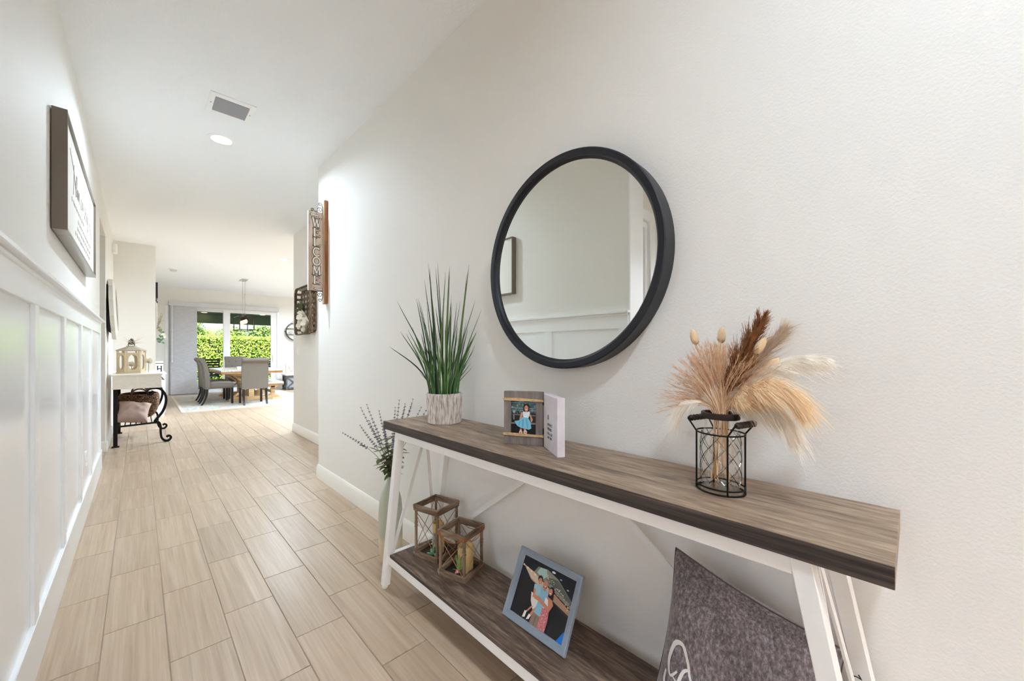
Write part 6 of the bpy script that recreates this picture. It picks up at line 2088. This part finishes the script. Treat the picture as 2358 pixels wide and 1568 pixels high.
# ---- pendant cage
CAGE = mat('bronze_cage', (46, 38, 34), rough=0.4, metal=0.6)
pd = thing('cage_pendant', 'black rectangular cage pendant with lit bulbs hanging over the dining table', 'pendant lamp', (1.915, 11.80, CEIL))
X2, Y2, ZA, ZB = 0.148, 0.40, 2.115 - CEIL, 1.775 - CEIL
bm = bm_new(); box(bm, -0.065, 0.065, -0.17, 0.17, -0.022, 0, 0.003)
obj('canopy', bm, mat('chrome', (200, 200, 200), rough=0.15, metal=1.0), pd)
for z in (ZA, ZB):
    for s in (-1, 1):
        bm = bm_new(); bar(bm, (-X2, s * Y2, z), (X2, s * Y2, z), 0.018, 0.018); obj('cage_bar', bm, CAGE, pd)
        bm = bm_new(); bar(bm, (s * X2, -Y2, z), (s * X2, Y2, z), 0.018, 0.018); obj('cage_bar', bm, CAGE, pd)
for sx in (-1, 1):
    for sy in (-1, 1):
        bm = bm_new(); bar(bm, (sx * X2, sy * Y2, ZB - 0.009), (sx * X2, sy * Y2, ZA + 0.009), 0.018, 0.018); obj('cage_bar', bm, CAGE, pd)
bm = bm_new(); bar(bm, (0, -Y2, ZA), (0, Y2, ZA), 0.02, 0.02); obj('cage_bar', bm, CAGE, pd)
for y in (-0.15, 0.15):
    bm = bm_new()
    z = -0.022
    k = 0
    while z > ZA + 0.03:
        pts = []
        for q in range(10):
            a = 2 * PI * q / 10
            w, h = 0.009 * math.cos(a), 0.019 * math.sin(a)
            pts.append(((w if k % 2 else 0), y + (0 if k % 2 else w), z - 0.019 + h))
        tube(bm, pts, 0.0026, 5, closed=True)
        z -= 0.030; k += 1
    obj('chain', bm, mat('chrome', (200, 200, 200)), pd)['kind'] = 'stuff'
BULB = mat('bulb_glow', (255, 226, 170), rough=0.4, emit=((255, 184, 104), 2.4))
for k in range(5):
    y = -0.30 + 0.15 * k
    bm = bm_new(); tube(bm, [(0, y, ZA - 0.01), (0, y, ZA - 0.09)], 0.014, 10)
    sk_ = obj('socket', bm, CAGE, pd, smooth=40)
    bm = bm_new(); tube(bm, [(0, y, ZA - 0.085), (0, y, ZA - 0.10), (0, y, ZA - 0.135), (0, y, ZA - 0.17), (0, y, ZA - 0.185)], [0.012, 0.020, 0.030, 0.022, 0.004], 12)
    obj('bulb', bm, BULB, sk_, smooth=60)

# ---- cube side table, cushion and round wall sign
DKW = wood('charcoal_wood', (54, 52, 52), (82, 80, 80), (112, 110, 108), axis=2, stretch=(2, 12), rough=0.7)
cu = thing('crate_side_table', 'charcoal crate side table with X sides and white top by far wall', 'side table', (3.60, 14.12, 0))
for sx in (-1, 1):
    for sy in (-1, 1):
        bm = bm_new(); box(bm, sx * 0.2 - 0.02, sx * 0.2 + 0.02, sy * 0.2 - 0.02, sy * 0.2 + 0.02, 0, 0.46, 0.002)
        obj('post', bm, DKW, cu)
for s in (-1, 1):
    for z in (0.05, 0.43):
        bm = bm_new(); box(bm, -0.18, 0.18, s * 0.2 - 0.015, s * 0.2 + 0.015, z - 0.025, z + 0.025); obj('rail', bm, DKW, cu)
        bm = bm_new(); box(bm, s * 0.2 - 0.015, s * 0.2 + 0.015, -0.18, 0.18, z - 0.025, z + 0.025); obj('rail', bm, DKW, cu)
    for a, b_ in ((-0.18, 0.18), (0.18, -0.18)):
        bm = bm_new(); bar(bm, (a, s * 0.2, 0.075), (b_, s * 0.2, 0.405), 0.02, 0.03, up=(0, 0.01, 1)); obj('cross_slat', bm, DKW, cu)
        bm = bm_new(); bar(bm, (s * 0.2, a, 0.075), (s * 0.2, b_, 0.405), 0.02, 0.03, up=(0.01, 0, 1)); obj('cross_slat', bm, DKW, cu)
bm = bm_new(); box(bm, -0.185, 0.185, -0.185, 0.185, 0.07, 0.41)
obj('crate_lining', bm, mat('grey_lining', (150, 152, 156), rough=0.9), cu)
bm = bm_new(); box(bm, -0.235, 0.235, -0.235, 0.235, 0.46, 0.50, 0.004)
obj('crate_top', bm, WWASH, cu)
lc_ = soft_cushion('letter_cushion', 'small cream cushion with brown letters on the crate side table', (3.60, 14.16, 0.499), (R(-12), 0, 0), 0.36, 0.34, 0.12, mat('cream_canvas', (238, 232, 222), rough=0.9))
for c, x, z, rr in (('L', -0.10, 0.16, 0), ('o', 0.03, 0.17, 0), ('V', -0.06, 0.05, 0), ('E', 0.06, 0.05, 0)):
    me = text_mesh(c, 0.15, 0.0008)
    me.materials.append(mat('brown_ink', (150, 106, 70), rough=0.8))
    o = obj('lettering', me, None, lc_)
    o.matrix_local = Matrix.Translation((x, -0.066, z)) @ Matrix.Rotation(PI / 2, 4, 'X')
rs = thing('round_wall_sign', 'round black wall shelf with white boards and heart on the far wall', 'wall decor', (3.83, YF, 1.905))
def ring_y(bm, r, d0, d1, th, n=40):
    A = [[bm.verts.new((rr * math.cos(2 * PI * k / n), -d, rr * math.sin(2 * PI * k / n))) for k in range(n)] for rr, d in ((r, d0), (r, d1), (r - th, d1), (r - th, d0))]
    for i in range(4):
        a, b_ = A[i], A[(i + 1) % 4]
        for k in range(n):
            bm.faces.new((a[k], a[(k + 1) % n], b_[(k + 1) % n], b_[k]))
bm = bm_new(); ring_y(bm, 0.30, 0.002, 0.12, 0.012)
obj('hoop', bm, BLK, rs, smooth=40)
for z0, z1 in ((-0.28, -0.10), (-0.09, 0.09), (0.10, 0.28)):
    hw = math.sqrt(0.285 ** 2 - max(abs(z0), abs(z1)) ** 2) if max(abs(z0), abs(z1)) > 0.2 else 0.27
    bm = bm_new(); prism(bm, [(-hw if abs(z0) > 0.2 else -0.265, z0), (hw if abs(z0) > 0.2 else 0.265, z0), (hw if abs(z1) > 0.2 else 0.265, z1), (-hw if abs(z1) > 0.2 else -0.265, z1)], (0, -0.012, 0), (1, 0, 0), (0, 0, 1), (0, 0.008, 0))
    obj('white_board', bm, WWASH, rs)
for z in (-0.095, 0.095):
    bm = bm_new(); box(bm, -0.275, 0.275, -0.115, -0.012, z - 0.006, z + 0.006)
    obj('shelf_strip', bm, mat('walnut_strip', (74, 54, 42), rough=0.6), rs)
ht_pts = [(16 * math.sin(t) ** 3 / 16 * 0.05, (13 * math.cos(t) - 5 * math.cos(2 * t) - 2 * math.cos(3 * t) - math.cos(4 * t)) / 16 * 0.05) for t in [2 * PI * k / 30 for k in range(30)]]
bm = bm_new(); tube(bm, [(p[0] - 0.15, -0.06, p[1] - 0.035) for p in ht_pts], 0.005, 6, closed=True)
obj('wire_heart', bm, BLK, rs, smooth=60)
bm = bm_new(); tube(bm, [(-0.16, -0.02, 0.245), (0, -0.02, 0.40), (0.16, -0.02, 0.245)], 0.006, 6)
obj('hanging_strap', bm, mat('walnut_strip', (74, 54, 42)), rs)
bm = bm_new(); tube(bm, [(-0.30, -0.06, 0), (-0.325, -0.06, 0), (-0.345, -0.06, 0)], [0.008, 0.014, 0.006], 8)
obj('knob', bm, BLK, rs, smooth=60)

# ================================================================== OUTSIDE
bm = bm_new(); box(bm, -4, 9, YF + 0.16, 20.0, -0.12, -0.02)
pt = struct('floor_patio', bm, mat('patio_stone', (196, 188, 176), rough=0.8, var=(2, (176, 168, 156), 0.3)))
bm = bm_new(); box(bm, -14, 20, 20.0, 40, -0.20, -0.06)
lawn = struct('floor_lawn', bm, mat('lawn', (96, 128, 58), rough=0.95, var=(6, (122, 150, 74), 0.3)))
bm = bm_new()
box(bm, -4, 9, YF + 0.16, 19.7, 2.75, 2.95)
box(bm, -4, 9, 19.45, 19.7, 2.36, 2.75)
struct('ceiling_patio', bm, mat('patio_roof_shade', (112, 128, 108), rough=0.7))  # underside's dim light and green cast are put into the colour
for x, y, lab in ((1.83, 19.2, 'recessed patio lamp seen through the left glass pane'), (3.71, 18.85, 'recessed patio lamp seen through the right glass pane')):
    t = thing('patio_lamp', lab, 'ceiling lamp', (x, y, 2.75), group='recessed patio lamps')
    bm = bm_new(); lathe(bm, [(0.085, -0.002), (0.11, -0.006), (0.115, 0.0), (0.085, 0.0)], 28, close=True)
    obj('trim_ring', bm, WHITE, t, smooth=40)
    bm = bm_new(); lathe(bm, [(0, -0.004), (0.086, -0.002)], 28)
    obj('lens', bm, mat('patio_lens', (255, 240, 200), emit=((255, 226, 160), 4.0)), t)
for x in (-0.5, 8.0):
    bm = bm_new(); box(bm, x - 0.12, x + 0.12, 19.45, 19.7, -0.02, 2.36)
    struct('wall_patio_post', bm, mat('patio_roof_shade', (66, 78, 66)))
# hedge: dark core and tens of thousands of leaves
def leaf_mat(name, a, b_):
    m = mat(name, a, rough=0.45, var=(0.9, b_, 0.12))
    m.node_tree.nodes['Principled BSDF'].inputs['Subsurface Weight'].default_value = 0.0
    return m
HL = [leaf_mat('hedge_leaf_bright', (150, 186, 58), (186, 206, 84)), leaf_mat('hedge_leaf_mid', (96, 140, 44), (136, 170, 60)), leaf_mat('hedge_leaf_dark', (44, 78, 30), (70, 106, 40))]
def leafy(name, label, cat, boxes, count, size, mats, seed, core=True, group=None, loc=(0, 0, 0)):
    """foliage: dark core lumps plus real leaf blades scattered over ellipsoid or box shells"""
    random.seed(seed)
    t = thing(name, label, cat, loc, group=group)
    V = [[], [], []]; F = [[], [], []]
    bm = bm_new()
    for (cx, cy, cz, rx, ry, rz, sq) in boxes:
        if sq:
            box(bm, cx - rx * .86, cx + rx * .86, cy - ry * .8, cy + ry * .8, cz - rz, cz + rz * .86)
        else:
            bmesh.ops.create_icosphere(bm, subdivisions=2, radius=1, matrix=Matrix.Translation((cx, cy, cz)) @ Matrix.Diagonal((rx * .8, ry * .8, rz * .8, 1)))
    obj('dark_core', bm, mat('foliage_core', (30, 46, 22), rough=0.95), t)
    tot = sum(b_[3] * b_[5] for b_ in boxes)
    for (cx, cy, cz, rx, ry, rz, sq) in boxes:
        for _ in range(int(count * rx * rz / tot)):
            if sq:
                f = random.random()
                if f < 0.72:
                    p = Vector((random.uniform(-rx, rx), -ry * random.uniform(0.72, 1.0), random.uniform(-rz, rz)))
                    nrm = Vector((0, -1, 0.3))
                else:
                    p = Vector((random.uniform(-rx, rx), random.uniform(-ry, ry), rz * random.uniform(0.84, 1.03)))
                    nrm = Vector((0, -0.3, 1))
            else:
                q = Vector((random.gauss(0, 1), random.gauss(0, 1) - 0.5, random.gauss(0, 1) + 0.2)).normalized()
                s = random.uniform(0.78, 1.06)
                p = Vector((q.x * rx * s, q.y * ry * s, q.z * rz * s)); nrm = q
            p += Vector((cx, cy, cz))
            nrm = (nrm + Vector((random.gauss(0, .6), random.gauss(0, .6), random.gauss(0, .6)))).normalized()
            d = nrm.cross(Vector((random.gauss(0, 1), random.gauss(0, 1), random.gauss(0, 1)))).normalized()
            s = d.cross(nrm).normalized()
            L = size * random.uniform(0.6, 1.25)
            k = random.choices((0, 1, 2), (0.48, 0.34, 0.18))[0]
            i = len(V[k])
            V[k] += [p - d * L * .5, p + s * L * .24 + nrm * L * .04, p + d * L * .5, p - s * L * .24 + nrm * L * .04]
            F[k] += [(i, i + 1, i + 2), (i, i + 2, i + 3)]
    for k in range(3):
        me = bpy.data.meshes.new('leaves'); me.from_pydata(V[k], [], F[k]); me.materials.append(mats[k])
        o = obj('leaves', me, None, t); o['kind'] = 'stuff'
    return t
hd = leafy('clipped_hedge', 'tall clipped green hedge filling the view through the sliding door', 'hedge', [(3.0, 23.2, 0.94, 6.5, 0.6, 1.0, True)], 34000, 0.095, HL, 90)
DL = [leaf_mat('shrub_leaf_a', (108, 146, 52), (140, 172, 70)), leaf_mat('shrub_leaf_b', (70, 110, 40), (98, 138, 54)), leaf_mat('shrub_leaf_c', (38, 68, 30), (58, 92, 40))]
for i, (x, y, z, rx, rz, lab) in enumerate(((1.75, 25.5, 2.0, 1.0, 0.85, 'dark leafy shrub above the hedge in the left pane'), (5.2, 25.8, 1.95, 1.1, 0.95, 'rounded leafy shrub above the hedge in the right pane'), (3.75, 26.5, 1.85, 0.8, 0.8, 'green shrub above the hedge beside the door mullion'), (6.9, 26.2, 2.1, 0.9, 0.75, 'light shrub above the hedge at the right jamb'), (0.2, 26.2, 2.2, 1.1, 1.1, 'broad shrub behind the hedge hidden mostly by the blind'))):
    leafy('garden_shrub', lab, 'shrub', [(0, 0, z, rx, 0.8, rz, False), (0, 0, z * 0.45, rx * 0.7, 0.6, rz, False)], 2600, 0.125, DL, 100 + i, loc=(x, y, -0.06))
# palm
pm = thing('palm_tree', 'yellow-green palm fronds rising above the hedge in left pane', 'palm', (2.72, 25.0, -0.06))
bm = bm_new(); tube(bm, [(0, 0, 0), (0.03, 0, 1.0), (0, 0, 1.9)], [0.10, 0.08, 0.07], 10)
obj('trunk', bm, mat('palm_trunk', (120, 104, 82), rough=0.9, bump=(20, 0.5, 0.02)), pm, smooth=60)
PLM = mat('palm_leaf', (168, 190, 66), rough=0.5, var=(1.5, (206, 206, 92), 0.2))
for k in range(15):
    a = k * 2.4
    el = 0.35 + 0.75 * (k % 4) / 3
    L = 1.05
    d = Vector((math.cos(a) * math.cos(el), math.sin(a) * math.cos(el), math.sin(el)))
    ax = bez((0, 0, 1.88), Vector((0, 0, 1.88)) + d * L * 0.4, Vector((0, 0, 1.85)) + d * L * 0.8, Vector((0, 0, 1.60)) + d * L * 1.05, 14)
    bm = bm_new(); items = [(ax, 0.012, 0.003)]
    strands(bm, items)
    for i in range(2, 15):
        dd = (ax[i] - ax[i - 1]).normalized()
        sd_ = dd.cross(Vector((0, 0, 1))).normalized()
        for s in (-1, 1):
            petal_mesh(bm, ax[i - 1], sd_ * s + dd * 0.8 + Vector((0, 0, -0.25)), (0, 0, 1), 0.34 * (1.15 - i / 16), 0.035, -0.1)
    obj('frond', bm, PLM, pm)
# far tall trunks against the sky
for x, y, h, lab in ((2.35, 27.5, 4.2, 'thin bare trunk standing behind the palm against the sky'), (6.05, 27.5, 4.2, 'thin bare trunk behind the right pane against the sky'), (6.35, 28.2, 4.0, 'pale thin trunk rightmost against the sky')):
    bm = bm_new(); tube(bm, [(0, 0, 0), (0.04, 0, h * .5), (0, 0, h)], [0.09, 0.07, 0.05], 8)
    o = obj('tree_trunk', bm, mat('dark_trunk', (92, 88, 84), rough=0.9), smooth=60); o.location = (x, y, -0.06)
    tag(o, lab, 'tree')
    for k in range(5):
        a = k * 1.3
        bm = bm_new(); tube(bm, [(0, 0, h * (.6 + .08 * k)), (0.25 * math.cos(a), 0.25 * math.sin(a), h * (.7 + .07 * k)), (0.5 * math.cos(a), 0.5 * math.sin(a), h * (.72 + .08 * k))], [0.03, 0.02, 0.008], 6)
        obj('branch', bm, mat('dark_trunk', (92, 88, 84)), o)
# patio chairs
def patio_chair(label, loc, rotz, m1, m2):
    t = thing('patio_chair', label, 'chair', loc, (0, 0, rotz), group='patio chairs')
    for s in (-1, 1):
        bm = bm_new(); tube(bm, [(s * 0.28, 0.28, 0), (s * 0.28, 0.26, 0.42), (s * 0.28, 0.24, 0.62), (s * 0.28, -0.25, 0.62), (s * 0.28, -0.3, 0.0)], 0.018, 8)
        obj('leg_frame', bm, m1, t, smooth=40)
        bm = bm_new(); bar(bm, (s * 0.27, -0.22, 0.38), (s * 0.27, -0.34, 1.0), 0.03, 0.03, up=(0, 1, 0)); obj('back_post', bm, m1, t)
    for k in range(7):
        z = 0.46 + 0.085 * k
        y = -0.235 - 0.12 * (z - 0.38) / 0.62
        bm = bm_new(); bar(bm, (-0.27, y, z), (0.27, y, z), 0.018, 0.06, up=(0, -0.2, 1)); obj('back_slat', bm, m2, t)
    for k in range(6):
        y = -0.19 + 0.085 * k
        bm = bm_new(); bar(bm, (-0.27, y, 0.40), (0.27, y, 0.40), 0.07, 0.02); obj('seat_slat', bm, m2, t)
patio_chair('black slatted patio chair outside the left glass pane', (1.62, 16.6, -0.02), 0.25, mat('patio_black', (26, 28, 30), rough=0.5), mat('patio_black', (26, 28, 30)))
patio_chair('blue-grey slatted patio chair outside the right glass pane', (3.42, 16.3, -0.02), 0.0, mat('patio_blue_frame', (70, 86, 100), rough=0.5), mat('patio_blue', (92, 116, 136), rough=0.6))
